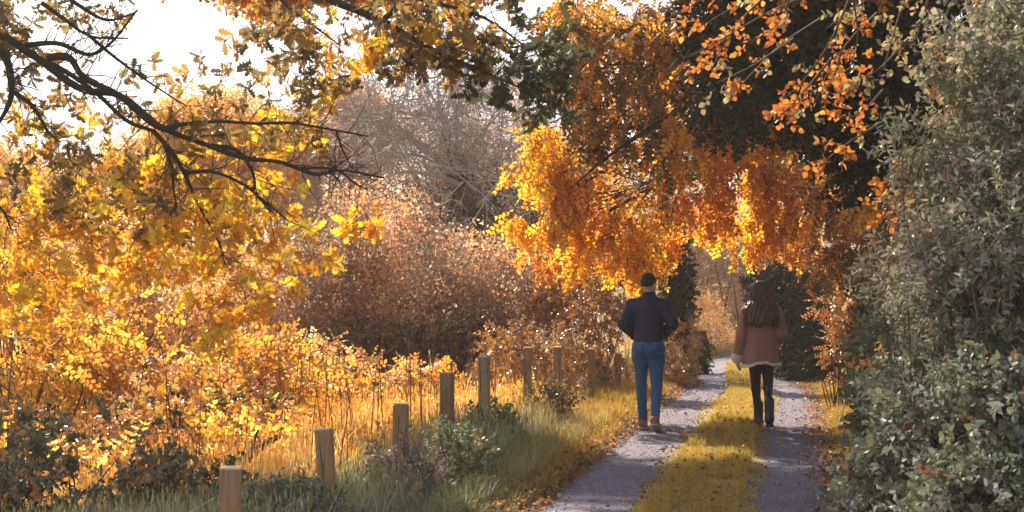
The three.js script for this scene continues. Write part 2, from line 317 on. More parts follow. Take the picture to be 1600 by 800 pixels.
// gravel wheel tracks: edge offsets from the lane's middle
const edgeL = [-1.13, -0.36], edgeR = [0.38, 1.1];
{
  const gravelMap = tex(512, (i) => { const v = 0.62 + 0.75 * (TG[i] - 0.5) + 0.5 * (TF[(i * 7) % TF.length] - 0.5); return [v, v * 0.97, v * 1.0]; }, 1.1), bump = tex(512, (i) => [TG[i], TG[i], TG[i]], 1.1);
  const mat = std(C(0.24, 0.222, 0.315), 0.95, { vertexColors: true, map: gravelMap, bumpMap: bump, bumpScale: 0.025 });
  for (const [a, b] of [edgeL, edgeR]) {
    const pos = [], uv = [], idx = [], gc = [], N = 420, K = 8;
    for (let j = 0; j <= N; j++) for (let k = 0; k <= K; k++) {
      const d = 1 + 74 * Math.pow(j / N, 1.6), t = k / K, e = t < 0.5 ? -1 : 1, w = Math.abs(t - 0.5) * 2, wob = e * w * (0.09 * n3(d * 0.9, t < 0.5 ? 1 : 8, a) + 0.05 * n3(d * 3.1, t < 0.5 ? 3 : 5, a));
      const x = laneX(d) + lerp(a, b, t) * (1 - 0.25 * smooth(d, 22, 28)) + wob, z = -d;
      pos.push(x, Math.max(0, groundY(x, z)) * 0.5 + groundY(x, z) * 0.5 + 0.006 + 0.012 * (1 - w * w) - 0.008 * smooth(w, 0.8, 1), z); uv.push(x, z); { const v = 1 + 0.28 * n3(x * 1.3, 5, z * 0.7) + 0.22 * n3(x * 4, 2, z * 2.5) - 0.12 * (1 - w * w), e2 = 0.35 * smooth(w, 0.6, 1); gc.push(v * (1 - e2), v * (1 - e2 * 1.1), v * (1 - e2 * 1.35)); }
      if (j && k) { const q = K + 1, s = j * q + k; idx.push(s - q - 1, s - q, s, s - q - 1, s, s - 1); }
    }
    const g = new THREE.BufferGeometry();
    g.setAttribute('position', new THREE.Float32BufferAttribute(pos, 3)); g.setAttribute('uv', new THREE.Float32BufferAttribute(uv, 2)); g.setAttribute('color', new THREE.Float32BufferAttribute(gc, 3)); g.setIndex(idx); g.computeVertexNormals();
    tag(part('gravel_track', g, mat, scene), a < 0 ? 'left wheel track of the lane in purplish grey gravel' : 'right wheel track of the lane in purplish grey gravel', null, null, 'structure');
  }
  // loose stones
  R = rng(5); const st = [], g = new THREE.IcosahedronGeometry(1, 0);
  for (let i = 0; i < 26000; i++) {
    const d = 6 + 22 * Math.pow(R(), 1.5), [a, b] = R() < 0.5 ? edgeL : edgeR, u = lerp(a - 0.1, b + 0.1, (R() + R()) / 2 * 0.7 + R() * 0.3), x = laneX(d) + u, s = (0.004 + 0.009 * Math.pow(R(), 3)) * (R() < 0.015 ? 2.4 : 1), v = rr(0.1, 0.22) * (R() < 0.03 ? 1.9 : 1);
    st.push({ m: TM(V(x, groundY(x, -d) + 0.012, -d), quatY(rndDir()), V(s * 1.3, s * 0.8, s)), c: C(v * 0.97, v * 0.95, v * rr(1.1, 1.3)) });
  }
  g.deleteAttribute('uv');
  tag(inst('gravel', g, std(C(1, 1, 1), 0.9), st, scene), 'loose grey stones on the wheel tracks of the lane');
}

// ------------------------------------------------------------------ fence
const woodTex = tex(256, (i) => { const x = i % 256, y = i >> 8, g = TB[((y >> 4) % 256) * 256 + ((x * 3) % 256)], k = TB[((y * 2) % 256) * 256 + x]; const w = TB[(((y >> 1) % 256) * 256 + (x >> 1) + 77) % 65536], v = 0.82 + 0.85 * (g - 0.5) + 0.45 * (k - 0.5), m = clamp((w - 0.45) * 4, 0, 1); return [v * (1 - 0.3 * m), v * (0.95 - 0.1 * m), v * (0.86 + 0.12 * m)]; }, 1);
const posts = [[355, 733, 7.3, 0.1, 'tan squared fence post nearest the camera at the bottom of the picture'], [515, 672, 9.6, 0.1, 'leaning orange brown fence post half sunk in the long grass'], [624, 632, 11.2, 0.104, 'fence post wrapped to its waist in dry grey stalks'],
  [699, 584, 13.2, 0.104, 'brown fence post rising from dark green weeds beside the bright field'], [758, 558, 15.4, 0.1, 'grey weathered fence post with a green cast behind the weeds'], [824, 544, 17.4, 0.098, 'tall fence post before the sunlit bramble bush'],
  [874, 543, 18.8, 0.1, 'fence post with a bramble tuft at its foot, second one left of the walking man'], [924, 546, 21.2, 0.098, 'thin brown fence post with wires across, just left of the walking man'], [965, 553, 24, 0.1, 'small brown fence post close beside the man in the blue jeans'],
  [1049, 566, 27, 0.11, 'short fence post in sunlit grass between the man and the far ivy stump'], [1083, 567, 30, 0.13, 'orange brown post left against the ivy covered stump']];
const postTop = [];
R = rng(12);
for (const [px, py, d, w, label] of posts) {
  const top = P(px, py, d), gy = groundY(top.x, -d), h = top.y - gy + 0.3, g = new RoundedBoxGeometry(w, h, w, 2, 0.008), p = g.attributes.position;
  for (let i = 0; i < p.count; i++) { const y = p.getY(i); p.setX(i, p.getX(i) + 0.006 * n3(y * 3, d, 0)); p.setY(i, y + (y > 0 ? 0.02 * n3(p.getX(i) * 12, d, p.getZ(i) * 12) : 0)); }
  g.computeVertexNormals();
  const tone = d < 10 ? [0.62, 0.36, 0.19] : d > 14.5 && d < 16 ? [0.36, 0.32, 0.23] : d < 12 ? [0.5, 0.33, 0.19] : [0.42, 0.27, 0.15], t = woodTex.clone(); t.repeat.set(1, 0.7); t.offset.set(d * 0.37, d * 0.61); t.needsUpdate = true;
  const o = thing('fence_post', V(top.x, gy, -d), label, 'fence post', 'wooden posts of the wire fence');
  const cut = part('end_grain', new RoundedBoxGeometry(w * 0.96, 0.012, w * 0.96, 2, 0.004), std(C(tone[0] * 1.25, tone[1] * 1.3, tone[2] * 1.4), 0.95), o); cut.position.y = h - 0.3 + 0.006;
  for (let k = 0; k < 2; k++) { const q = part('split', new THREE.BoxGeometry(0.004, rr(0.12, 0.4), 0.004), M.deadwood, o); q.position.set(rr(-0.36, 0.36) * w, h - 0.3 - rr(0.15, 0.4), w / 2 + 0.0005); q.rotation.z = rr(-0.05, 0.05); }
  const m = part('post', g, std(C(...tone), 0.9, { map: t, bumpMap: t, bumpScale: 0.02 }), o); m.position.y = h / 2 - 0.3;
  o.rotation.set(rr(-0.03, 0.03), rr(-0.3, 0.3) , d === 9.6 ? 0.06 : rr(-0.03, 0.03));
  for (let k = 0; k < 3; k++) { const s = part('staple', new THREE.TorusGeometry(0.012, 0.002, 4, 8, Math.PI), M.wire, o); s.position.set(0.0, h - 0.3 - 0.12 - 0.22 * k, w / 2); s.rotation.z = 0.3; }
  postTop.push(V(top.x, top.y, -d));
}
{
  const o = thing('wire_fence', V(0, 0, 0), 'thin sagging netting and wires strung between the wooden posts beside the field', 'wire fence');
  const first = V(postTop[0].x * 2 - postTop[1].x, postTop[0].y, postTop[0].z * 2 - postTop[1].z), pts = [first, ...postTop];
  for (const [k, drop] of [0.1, 0.3, 0.42, 0.54, 0.66].entries()) for (let i = 0; i + 1 < pts.length; i++) {
    const a = pts[i].clone(), b = pts[i + 1].clone(); a.y -= drop; b.y -= drop; a.z += 0.06; b.z += 0.06; const m = a.clone().lerp(b, 0.5); m.y -= 0.03 + 0.02 * n3(i, k, 4);
    part('wire', tube([a, m, b], 0.0013, 0.0013, 4, 8), M.wire, o);
  }
  const gs = []; for (let i = 0; i + 1 < pts.length; i++) { const n = Math.round(pts[i].distanceTo(pts[i + 1]) / 0.15); for (let k = 1; k < n; k++) { const a = pts[i].clone().lerp(pts[i + 1], k / n); a.y -= 0.33; a.z += 0.06; gs.push(tube([a, V(a.x, a.y - 0.4, a.z)], 0.001, 0.001, 3, 1)); } }
  part('netting', mergeGeometries(gs), M.wire, o, 'stuff');
}

// ------------------------------------------------------------------ grass and fallen leaves
{
  R = rng(77);
  const short = [tuft(10, 0.11, 0.6, 0.0048, 21), tuft(9, 0.14, 0.7, 0.0045, 22)], long = [tuft(11, 0.52, 0.8, 0.0062, 23, 3), tuft(10, 0.62, 0.6, 0.006, 24, 4)];
  const put = (name, gs, lists, label) => gs.forEach((g, k) => tag(inst(name, g, M.grass, lists.filter((_, i) => i % gs.length === k), scene), label));
  const at = (x, d, s, c) => ({ m: TM(V(x, groundY(x, -d) - 0.01, -d), quatY(V(rr(-0.15, 0.15), 1, rr(-0.15, 0.15)), rr(0, 6.28)), s), c });
  const strip = [], edge = [], verge = [], field = [];
  const gold = [[0.52, 0.32, 0.045], [0.44, 0.31, 0.05], [0.38, 0.29, 0.06], [0.54, 0.27, 0.04]];
  const stripC = [[0.6, 0.41, 0.07], [0.54, 0.4, 0.085], [0.46, 0.37, 0.1], [0.6, 0.34, 0.065], [0.36, 0.32, 0.1]];
  for (let i = 0; i < 15000; i++) {
    const d = 5 + 40 * Math.pow(R(), 1.9), hw = 0.31 + 0.09 * n3(d * 0.9, 2, 5) + 0.05 * n3(d * 3, 2, 5), u = rr(-hw, hw);
    if (n3(d * 1.5, u * 4, 8) < -0.32) continue;
    strip.push(at(laneX(d) + u, d, rr(0.55, 1.0), pick(stripC)));
  }
  for (let i = 0; i < 14000; i++) {                       // verge by the left track, turning from grey green near to gold far
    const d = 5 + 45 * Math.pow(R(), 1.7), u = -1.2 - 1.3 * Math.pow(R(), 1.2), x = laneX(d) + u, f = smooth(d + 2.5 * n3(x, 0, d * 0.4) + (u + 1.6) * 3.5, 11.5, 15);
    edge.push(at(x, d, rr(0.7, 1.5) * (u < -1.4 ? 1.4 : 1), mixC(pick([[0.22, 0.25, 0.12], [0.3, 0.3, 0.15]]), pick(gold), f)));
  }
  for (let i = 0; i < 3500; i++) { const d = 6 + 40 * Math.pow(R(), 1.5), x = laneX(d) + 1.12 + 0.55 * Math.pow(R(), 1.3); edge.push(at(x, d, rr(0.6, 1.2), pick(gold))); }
  for (let i = 0; i < 8500; i++) {                        // long grass on both sides of the fence
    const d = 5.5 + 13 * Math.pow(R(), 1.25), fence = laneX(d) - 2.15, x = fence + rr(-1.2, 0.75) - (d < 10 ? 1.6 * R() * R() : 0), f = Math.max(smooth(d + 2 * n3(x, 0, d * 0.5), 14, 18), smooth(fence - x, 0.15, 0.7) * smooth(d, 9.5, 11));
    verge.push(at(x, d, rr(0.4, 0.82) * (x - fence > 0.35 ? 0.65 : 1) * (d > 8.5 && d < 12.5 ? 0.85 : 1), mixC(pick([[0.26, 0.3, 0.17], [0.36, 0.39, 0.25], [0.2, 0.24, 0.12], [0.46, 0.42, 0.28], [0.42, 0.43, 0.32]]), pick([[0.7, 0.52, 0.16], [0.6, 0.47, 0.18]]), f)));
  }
  for (let i = 0; i < 15000; i++) {
    const d = 10 + 34 * Math.pow(R(), 1.3), x = laneX(d) - 2.6 - rr(0, 1) * (6 + d * 0.45); if (x < -0.42 * d) continue;
    field.push(at(x, d, rr(0.5, 1.1), pick([[0.88, 0.68, 0.24], [0.8, 0.6, 0.24], [0.9, 0.74, 0.34], [0.75, 0.48, 0.14]])));
  }
  put('strip_grass', short, strip, 'short golden grass on the strip between the wheel tracks');
  put('verge_grass', short, edge, 'low grass of the verges along both sides of the lane');
  put('long_grass', long, verge, 'long grey green grass leaning about the fence');
  put('field_grass', long, field, 'bright golden dry grass of the field behind the fence');
  // fallen leaves
  const leaves = [], lc = [[0.26, 0.1, 0.03], [0.33, 0.15, 0.05], [0.2, 0.09, 0.04], [0.14, 0.085, 0.055], [0.11, 0.075, 0.05], [0.38, 0.24, 0.1]];
  for (let i = 0; i < 11000; i++) {
    const d = 6 + 26 * Math.pow(R(), 1.6), q = R(); let u;
    if (q < 0.5) u = -1.1 - Math.abs(rr(-1, 1) * rr(0, 1)) * 0.55 + 0.1 * R(); else if (q < 0.86) u = 1.0 + rr(-0.28, 0.6) * R(); else if (q < 0.93) u = rr(-0.5, 0.5); else u = rr(-1, 1.1); if (q >= 0.93 && R() < 0.5) continue;
    const x = laneX(d) + u;
    leaves.push({ m: TM(V(x, groundY(x, -d) + rr(0.015, 0.05) + (Math.abs(u) < 0.45 || u < -1.15 ? 0.04 : 0), -d), quatY(V(rr(-1, 1), rr(-0.15, 0.25), rr(-1, 1))).multiply(new THREE.Quaternion().setFromAxisAngle(V(0, 1, 0), rr(-0.5, 0.5))), rr(0.28, 0.62)), c: pick(lc, 0.3) });
  }
  tag(inst('fallen_leaves', tint(leafShapes.beech[0].clone(), C(1, 1, 1)), M.leaf, leaves, scene), 'brown and orange fallen leaves along the edges of the lane');
}

// ------------------------------------------------------------------ field plants
{
  R = rng(301);
  const yellow = [[0.85, 0.55, 0.05], [0.82, 0.46, 0.05], [0.74, 0.36, 0.06], [0.86, 0.66, 0.2], [0.85, 0.6, 0.1], [0.6, 0.25, 0.05], [0.34, 0.17, 0.05]];
  // bracken and brambles of the field
  const list = [];
  for (let i = 0; i < 1500; i++) {
    const d = 11.5 + 17 * Math.pow(R(), 1.15), x = lerp(-0.36 * d, laneX(d) - 2.7, R()), [px] = toPixel(V(x, 0.5, -d));
    if (n3(x * 0.5, 4, d * 0.4) < -0.12 || (px > 520 && d < 15.5 && R() < 0.8)) continue;
    list.push({ p: V(x, groundY(x, -d) - 0.05, -d), q: quatY(V(rr(-0.9, 0.9), 1, rr(-0.9, 0.9)), rr(0, 6.28)), s: rr(0.5, 1.0) * (px > 500 ? 0.75 : 1), c: pick(yellow) });
  }
  const low = [], DARKF = [[0.12, 0.08, 0.03], [0.07, 0.06, 0.03], [0.2, 0.09, 0.03]];
  for (let i = 0; i < 5200; i++) {
    const d = 11.2 + 17 * Math.pow(R(), 1.2), x = lerp(-0.36 * d, laneX(d) - 2.7, R()), [px] = toPixel(V(x, 0.5, -d)), hump = 0.55 + 0.6 * n3(x * 0.55, 9, d * 0.4);
    if (n3(x * 0.9, 2, d * 0.7) < -0.06 || (px > 430 && R() < 0.75)) continue;
    low.push({ p: V(x, groundY(x, -d) + Math.max(0.1, hump * 0.75) * Math.pow(R(), 0.6) * (px > 500 ? 0.45 : 1), -d), q: quatY(V(rr(-1, 1), rr(-0.2, 1), rr(-1, 1)), rr(0, 6.28)), s: rr(0.55, 1.1), c: R() < 0.14 ? pick(DARKF, 0.3) : pick(yellow, 0.25) });
  }
  for (const [k, v] of SP.bramble.entries()) tag(inst('undergrowth', v.geo, M.leaf, low.filter((_, i) => i % 3 === k).map((e) => ({ m: TM(e.p, e.q, e.s), c: e.c })), scene), 'yellow and copper leafy undergrowth heaped over the sunlit field');
  fronds.forEach((g, k) => tag(inst('bracken', g, M.leaf, list.filter((_, i) => i % 2 === k).map((e) => ({ m: TM(e.p, e.q, e.s), c: e.c })), scene), 'golden dying bracken spread over the field behind the fence'));
  // dry stalks
  const stalk = tint((() => { const t = tube([V(0, 0, 0), V(0.02, 0.5, 0), V(0.0, 1, 0.03)], 0.006, 0.002, 4, 3); t.deleteAttribute('uv'); return t; })(), C(1, 1, 1)), sl = [];
  for (let i = 0; i < 200; i++) { const d = rr(11, 20), x = lerp(-0.34 * d, laneX(d) - 2.4, R()); sl.push({ m: TM(V(x, groundY(x, -d) - 0.03, -d), quatY(V(rr(-0.18, 0.18), 1, rr(-0.1, 0.1)), R() * 6), rr(0.5, 1.25)), c: pick([[0.2, 0.09, 0.03], [0.3, 0.16, 0.06], [0.1, 0.06, 0.04]]) }); }
  tag(inst('dry_stalks', stalk, M.grass, sl, scene), 'upright brown dry stalks standing in the golden field');
}
function bush(name, label, category, blobs, n, kind, mat, colors, opt = {}) {
  const b = blobs.map((e) => (Array.isArray(e) ? E(e) : e)), c = b[0].c, base = V(c.x, groundY(c.x, c.z), c.z), o = thing(name, base, label, category, opt.group);
  const list = scatter(b, n, { color: (p, rad, u) => (typeof colors === 'function' ? colors(p, rad, u) : pick(colors)), ...opt });
  if (opt.leaves) foliageWithLeaves(list, kind, mat, o, opt.leaves); else foliage(list, kind, mat, o);
  const gs = [];
  for (const e of b) for (let i = 0; i < (opt.stems ?? 9); i++) {
    const u = rndDir(), t = V(e.c.x + u.x * e.r.x * 0.85, e.c.y + u.y * e.r.y * 0.85, e.c.z + u.z * e.r.z * 0.85), s = V(lerp(base.x, e.c.x, 0.6) + rr(-0.3, 0.3) * e.r.x, 0, lerp(base.z, e.c.z, 0.6) + rr(-0.3, 0.3) * e.r.z); s.y = groundY(s.x, s.z) - 0.05;
    if (t.y < s.y) continue;
    const k = s.clone().lerp(t, 0.5).add(rndDir().multiplyScalar(0.15 * s.distanceTo(t))), w = opt.stemR ?? 0.014;
    gs.push(tube([s, k, t].map((p) => p.clone().sub(base)), w, w * 0.3, 4, 6));
    const e2 = k.clone().add(rndDir().multiplyScalar(0.3 * s.distanceTo(t))); gs.push(tube([k, k.clone().lerp(e2, 0.5).add(rndDir().multiplyScalar(0.03)), e2].map((p) => p.clone().sub(base)), w * 0.5, w * 0.2, 3, 3));
  }
  for (let i = 0; i < (opt.whips ?? 0); i++) { // shoots that stand out of the outline
    const e = b[i % b.length], x = e.c.x + rr(-0.9, 0.9) * e.r.x, z = e.c.z + rr(-0.6, 0.6) * e.r.z, y0 = e.c.y - 0.4 * e.r.y, y1 = e.c.y + e.r.y * rr(0.75, 1.4), k = rr(-0.25, 0.25);
    gs.push(tube([V(x, y0, z), V(x + k * 0.4, lerp(y0, y1, 0.5), z), V(x + k * 1.6, y1, z + rr(-0.2, 0.2))].map((p) => p.sub(base)), 0.012, 0.003, 3, 5));
    for (let j = 0; j < 3; j++) { const t = rr(0.4, 0.95), q = V(x + k * 1.2 * t, lerp(y0, y1, t), z); gs.push(tube([q, q.clone().add(V(rr(-0.2, 0.2), 0.2, rr(-0.1, 0.1))), q.clone().add(V(rr(-0.4, 0.4), rr(0.3, 0.6), rr(-0.2, 0.2)))].map((p) => p.sub(base)), 0.005, 0.002, 3, 3)); }
  }
  if (gs.length) part('stem', mergeGeometries(gs), opt.stemMat ?? M.twig, o);
  return o;
}
R = rng(400);
const DARKG = [[0.045, 0.06, 0.032], [0.06, 0.07, 0.04], [0.035, 0.045, 0.028], [0.09, 0.075, 0.035]];
const RUST = [[0.7, 0.35, 0.14], [0.74, 0.42, 0.19], [0.58, 0.3, 0.15], [0.76, 0.53, 0.3], [0.46, 0.27, 0.17]];
const GOLD = [[0.75, 0.42, 0.04], [0.72, 0.34, 0.04], [0.68, 0.48, 0.08], [0.55, 0.24, 0.04]];
const CORNER = [[0.11, 0.125, 0.075], [0.15, 0.155, 0.1], [0.075, 0.09, 0.06], [0.2, 0.16, 0.09], [0.5, 0.25, 0.09]];
bush('bramble_bush', 'dark green glossy bramble in the shade at the bottom left corner', 'bramble', [[50, 760, 9.6, 140, 55, 0.7], [170, 750, 10, 110, 40, 0.6, 0.7], [290, 760, 10, 70, 30, 0.4, 0.4], [20, 690, 10.6, 90, 40, 0.6, 0.5]], 520, 'bramble', M.glossy, CORNER, { size: [0.6, 0.95], droop: 0.2, gap: -0.12, freq: 1.6, up: 0.3, clear: false });
bush('bramble_bush', 'tangled brown and copper bramble with dark stems under the bright yellow field', 'bramble', [[290, 640, 13.5, 120, 40, 0.8], [180, 680, 12.4, 100, 30, 0.5, 0.7], [390, 650, 13.2, 60, 40, 0.6, 0.5]], 420, 'bramble', M.glossy, (p) => pick(R() < 0.4 ? RUST : R() < 0.65 ? GOLD : DARKG), { size: [0.75, 1.1], gap: -0.2, stems: 16, stemMat: M.deadwood });
bush('yellow_bush', 'bright yellow leaved bush at the left edge of the field', 'bush', [[40, 540, 15, 130, 80, 1], [150, 500, 17, 120, 70, 1, 0.8], [30, 440, 18, 110, 80, 1.2, 0.8]], 620, 'beech', M.leaf, GOLD, { size: [0.8, 1.3], gap: 0, freq: 1.6 });
bush('yellow_bush', 'yellow and copper bush glowing below the hanging oak leaves', 'bush', [[330, 560, 17, 120, 60, 1], [430, 590, 17, 90, 45, 0.8, 0.6], [240, 580, 16, 80, 50, 0.8, 0.6]], 620, 'beech', M.leaf, (p) => pick(R() < 0.75 ? GOLD : RUST), { size: [0.9, 1.3], gap: -0.1 });
bush('low_bush', 'pale copper low bush at the far edge of the golden field', 'bush', [[560, 590, 20, 100, 35, 1.2], [650, 600, 20, 70, 28, 1, 0.6], [460, 555, 22, 90, 35, 1, 0.7]], 700, 'beech', M.leaf, (p) => pick(R() < 0.5 ? GOLD : [[0.55, 0.3, 0.12], [0.45, 0.2, 0.08], [0.6, 0.45, 0.25]]), { size: [0.7, 1.1], gap: -0.15 });
bush('copper_bush', 'tall copper and cream bush on the left, behind the yellow oak leaves', 'bush', [[130, 400, 24, 180, 90, 1.6], [300, 450, 24, 120, 80, 1.5, 0.7], [-40, 400, 24, 120, 120, 1.5, 0.7], [230, 500, 22, 160, 50, 1.2, 0.7]], 2400, 'cloud', M.far, [[0.78, 0.45, 0.13], [0.7, 0.34, 0.1], [0.8, 0.6, 0.32], [0.5, 0.28, 0.12]], { size: [0.8, 1.25], gap: -0.05, freq: 1.3, stems: 26, stemR: 0.02 });
// weeds along the fence
for (const [i, [px, py, d, rx, ry, label]] of [[715, 725, 11.4, 45, 45, 'dark green weeds between the third and the fourth fence post'], [770, 675, 14.2, 34, 32, 'dark weeds round the foot of the grey fence post'], [840, 640, 16.8, 55, 32, 'brown and green tuft of weeds below the tall fence post'], [640, 755, 10.7, 55, 50, 'grey purple dead weeds round the third fence post'], [440, 815, 9, 90, 20, 'pale green weeds between the two nearest fence posts']].entries()) {
  const cols = [DARKG.map((c) => c.map((x) => x * 3.2)), DARKG.map((c) => c.map((x) => x * 3)), [[0.13, 0.09, 0.045], [0.1, 0.1, 0.05], [0.2, 0.13, 0.05]], [[0.26, 0.22, 0.2], [0.2, 0.17, 0.155], [0.33, 0.27, 0.22]], [[0.15, 0.17, 0.1], [0.19, 0.21, 0.13]]][i];
  bush('weed_clump', label, 'weeds', [[px, py, d, rx, ry, 0.35]], 110 + rx * 0.8, i === 3 ? 'narrow' : i === 4 ? 'narrow' : 'ivy', M.grey, cols, { size: [0.5, 0.85], droop: -0.3, gap: -0.2, up: 0.3, clear: false, stems: 14, stemR: 0.006, stemMat: i === 3 ? M.paleTwig : M.twig });
}
{ // fallen branch in the field
  const o = thing('fallen_branch', P(380, 720, 11.2), 'dark crooked dead branch lying in the brambles behind the nearest post', 'branch'), f = (px, py, d) => P(px, py, d).sub(o.position);
  part('branch', tube([f(345, 752, 11), f(378, 722, 11.1), f(400, 706, 11.2), f(418, 690, 11.3), f(436, 682, 11.4)], 0.045, 0.022, 7, 12, 0.5, 3), M.deadwood, o);
  part('side_branch', tube([f(395, 710, 11.2), f(396, 690, 11.3), f(404, 672, 11.3)], 0.022, 0.008, 6, 6, 0.4, 5), M.deadwood, o);
  part('side_branch', tube([f(190, 742, 11.3), f(250, 728, 11.2), f(320, 722, 11.2), f(378, 722, 11.1)], 0.012, 0.026, 6, 8, 0.4, 5), M.deadwood, o);
}
// ------------------------------------------------------------------ rust coloured thicket and what stands behind it
const rustC = (p, rad, u) => { const c = pick(RUST, 0.35), k = 0.8 + 0.5 * n3(p.x * 0.8, p.y * 0.8, p.z * 0.8); return R() < 0.16 ? C(0.6, 0.5, 0.4) : c.multiplyScalar(k); };
bush('rust_shrub', 'rust brown shrub in the middle of the thicket, broadest of the rust shrubs', 'shrub', [[580, 400, 28, 130, 110, 2], [600, 480, 27, 150, 70, 1.8], [500, 430, 28, 90, 90, 1.6, 0.7]], 2500, 'cloud', M.far, rustC, { size: [0.8, 1.25], gap: -0.06, drape: 0.5, stems: 60, stemR: 0.016, stemMat: M.paleTwig, freq: 1.2, whips: 110 });
bush('rust_shrub', 'rust shrub with a rounded top, right of the broad shrub and below the ivy trunk', 'shrub', [[740, 440, 27, 100, 80, 1.8], [790, 470, 26, 80, 70, 1.5, 0.8], [700, 490, 26, 100, 60, 1.5, 0.8]], 1700, 'cloud', M.far, rustC, { size: [0.8, 1.25], gap: -0.06, drape: 0.5, stems: 44, stemR: 0.014, stemMat: M.paleTwig, freq: 1.2, whips: 90 });
bush('rust_shrub', 'greyer rust shrub at the left end of the thicket', 'shrub', [[420, 470, 28, 80, 70, 1.5], [470, 500, 27, 90, 50, 1.4, 0.8]], 1700, 'cloud', M.far, [[0.5, 0.27, 0.15], [0.42, 0.25, 0.16], [0.6, 0.36, 0.18]], { size: [0.5, 0.85], gap: -0.25, stems: 40, stemR: 0.014, stemMat: M.paleTwig, freq: 1.2, whips: 60 });
bush('dark_backing_bush', 'dark brown bush added as backing to darken the gaps behind the crooked ivy trunk', 'bush', [[715, 310, 41, 70, 80, 1.5], [780, 350, 41, 60, 70, 1.5, 0.8], [650, 340, 42, 50, 50, 1.2, 0.5]], 1500, 'cloud', M.dark, [[0.07, 0.045, 0.035], [0.1, 0.06, 0.045], [0.05, 0.04, 0.03]], { size: [0.9, 1.4], gap: -0.2, stems: 8, stemR: 0.03 });  // added dark backing, coloured to darken the gaps round the trunk
bush('dark_undergrowth', 'low shrub under the rust thicket, the shade there put into its dark leaf colour', 'shrub', [[660, 545, 24.5, 100, 40, 1], [560, 530, 25, 80, 30, 1, 0.6], [760, 520, 24, 50, 40, 0.8, 0.5]], 900, 'ivy', M.dark, [[0.09, 0.085, 0.06], [0.12, 0.09, 0.065], [0.16, 0.11, 0.07]], { size: [0.8, 1.2], gap: -0.4 });  // dark leaves stand in for shade at the thicket base
bush('bramble_bush', 'sunlit bramble with white glinting leaves behind the tall fence posts', 'bramble', [[800, 560, 21, 55, 50, 0.8], [870, 560, 22, 50, 60, 0.9], [760, 610, 19.5, 50, 30, 0.6, 0.4]], 700, 'bramble', M.glossy, [[0.5, 0.25, 0.07], [0.4, 0.17, 0.05], [0.2, 0.13, 0.06], [0.55, 0.34, 0.12]], { size: [0.6, 1], gap: -0.12, stems: 20, stemMat: M.paleTwig });
bush('bramble_bush', 'copper bramble hanging left of the walking man', 'bramble', [[930, 500, 24, 55, 90, 1], [890, 470, 25, 60, 70, 1], [960, 560, 25, 40, 50, 0.8, 0.6]], 1000, 'bramble', M.glossy, [[0.48, 0.2, 0.05], [0.36, 0.14, 0.04], [0.2, 0.11, 0.05], [0.55, 0.3, 0.09]], { size: [0.65, 1.05], gap: -0.15, stems: 20, stemMat: M.paleTwig });
bush('bramble_bush', 'sunlit bramble round the short post right of the walking man', 'bramble', [[1056, 585, 26, 30, 40, 0.6], [1072, 540, 26.5, 18, 45, 0.4, 0.6]], 420, 'bramble', M.glossy, [[0.5, 0.24, 0.08], [0.55, 0.35, 0.14], [0.25, 0.15, 0.06]], { size: [0.6, 0.95], gap: -0.1, stemMat: M.paleTwig, clear: false });

function tree(name, label, base, trunkPts, r0, r1, mat = M.bark, sides = 10) {
  const o = thing(name, base, label, 'tree');
  part('trunk', tube(trunkPts.map((p) => p.clone().sub(base)), r0, r1, sides, trunkPts.length * 5, 0.35, base.x), mat, o);
  return o;
}
{ // grey leafless tree with an ivy-dark trunk
  R = rng(500);
  const base = P(775, 500, 38); base.y = groundY(base.x, base.z);
  const o = tree('bare_tree', 'grey leafless tree with a dark crooked trunk above the rust thicket', base, [base, P(770, 400, 38), P(752, 355, 38), P(728, 318, 38), P(722, 285, 38), P(712, 240, 38.2), P(690, 215, 38.5)], 0.34, 0.1, M.darkTwig);
  const blobs = [[600, 190, 38, 75, 70, 2], [680, 160, 38, 80, 65, 2.2], [760, 200, 38, 75, 80, 2], [740, 270, 37, 70, 60, 1.5, 0.7], [640, 240, 37, 80, 45, 1.5, 0.7], [560, 180, 39, 40, 50, 1.2, 0.5], [700, 120, 39, 70, 40, 1.6, 0.6]].map(E);
  branches(o, P(715, 262, 38), blobs, 0.075, M.paleTwig, 16, 0.05);
  part('limb', tube([P(722, 290, 38), P(690, 278, 37), P(640, 268, 36.6), P(600, 276, 36.5)].map((p) => p.sub(base)), 0.07, 0.02, 6, 10, 0.4, 1), M.paleTwig, o);
  part('limb', tube([P(735, 330, 38), P(770, 300, 37.5), P(790, 260, 37), P(800, 215, 37)].map((p) => p.sub(base)), 0.07, 0.025, 6, 10, 0.4, 2), M.paleTwig, o);
  const tw = scatter(blobs, 420, { color: () => pick([[0.34, 0.3, 0.28], [0.26, 0.23, 0.22], [0.42, 0.38, 0.36]]), size: [0.6, 1.1], gap: -0.5, droop: -0.1, shell: 0.5 });
  bare.forEach((g, k) => instAt('twigs', g, std(C(1, 1, 1), 0.9, { vertexColors: true }), tw.filter((_, i) => i % 2 === k), o));
  foliage(scatter(blobs, 300, { color: () => pick([[0.5, 0.25, 0.1], [0.45, 0.3, 0.18]]), size: [0.4, 0.7], gap: 0.05, freq: 0.7 }), 'cloud', M.far, o);
  const ivy = []; for (let i = 0; i < 260; i++) { const t = R(), a = [[770, 400], [752, 355], [728, 318], [722, 285], [712, 240]], k = Math.min(3, Math.floor(t * 4)), f = t * 4 - k, p = P(lerp(a[k][0], a[k + 1][0], f) + rr(-9, 9), lerp(a[k][1], a[k + 1][1], f), 38 + rr(-0.35, 0.2)); ivy.push({ p, q: quatY(rndDir(), 0), s: rr(0.8, 1.4), c: pick(DARKG) }); }
  foliage(ivy, 'ivy', M.dark, o, 'ivy');
}
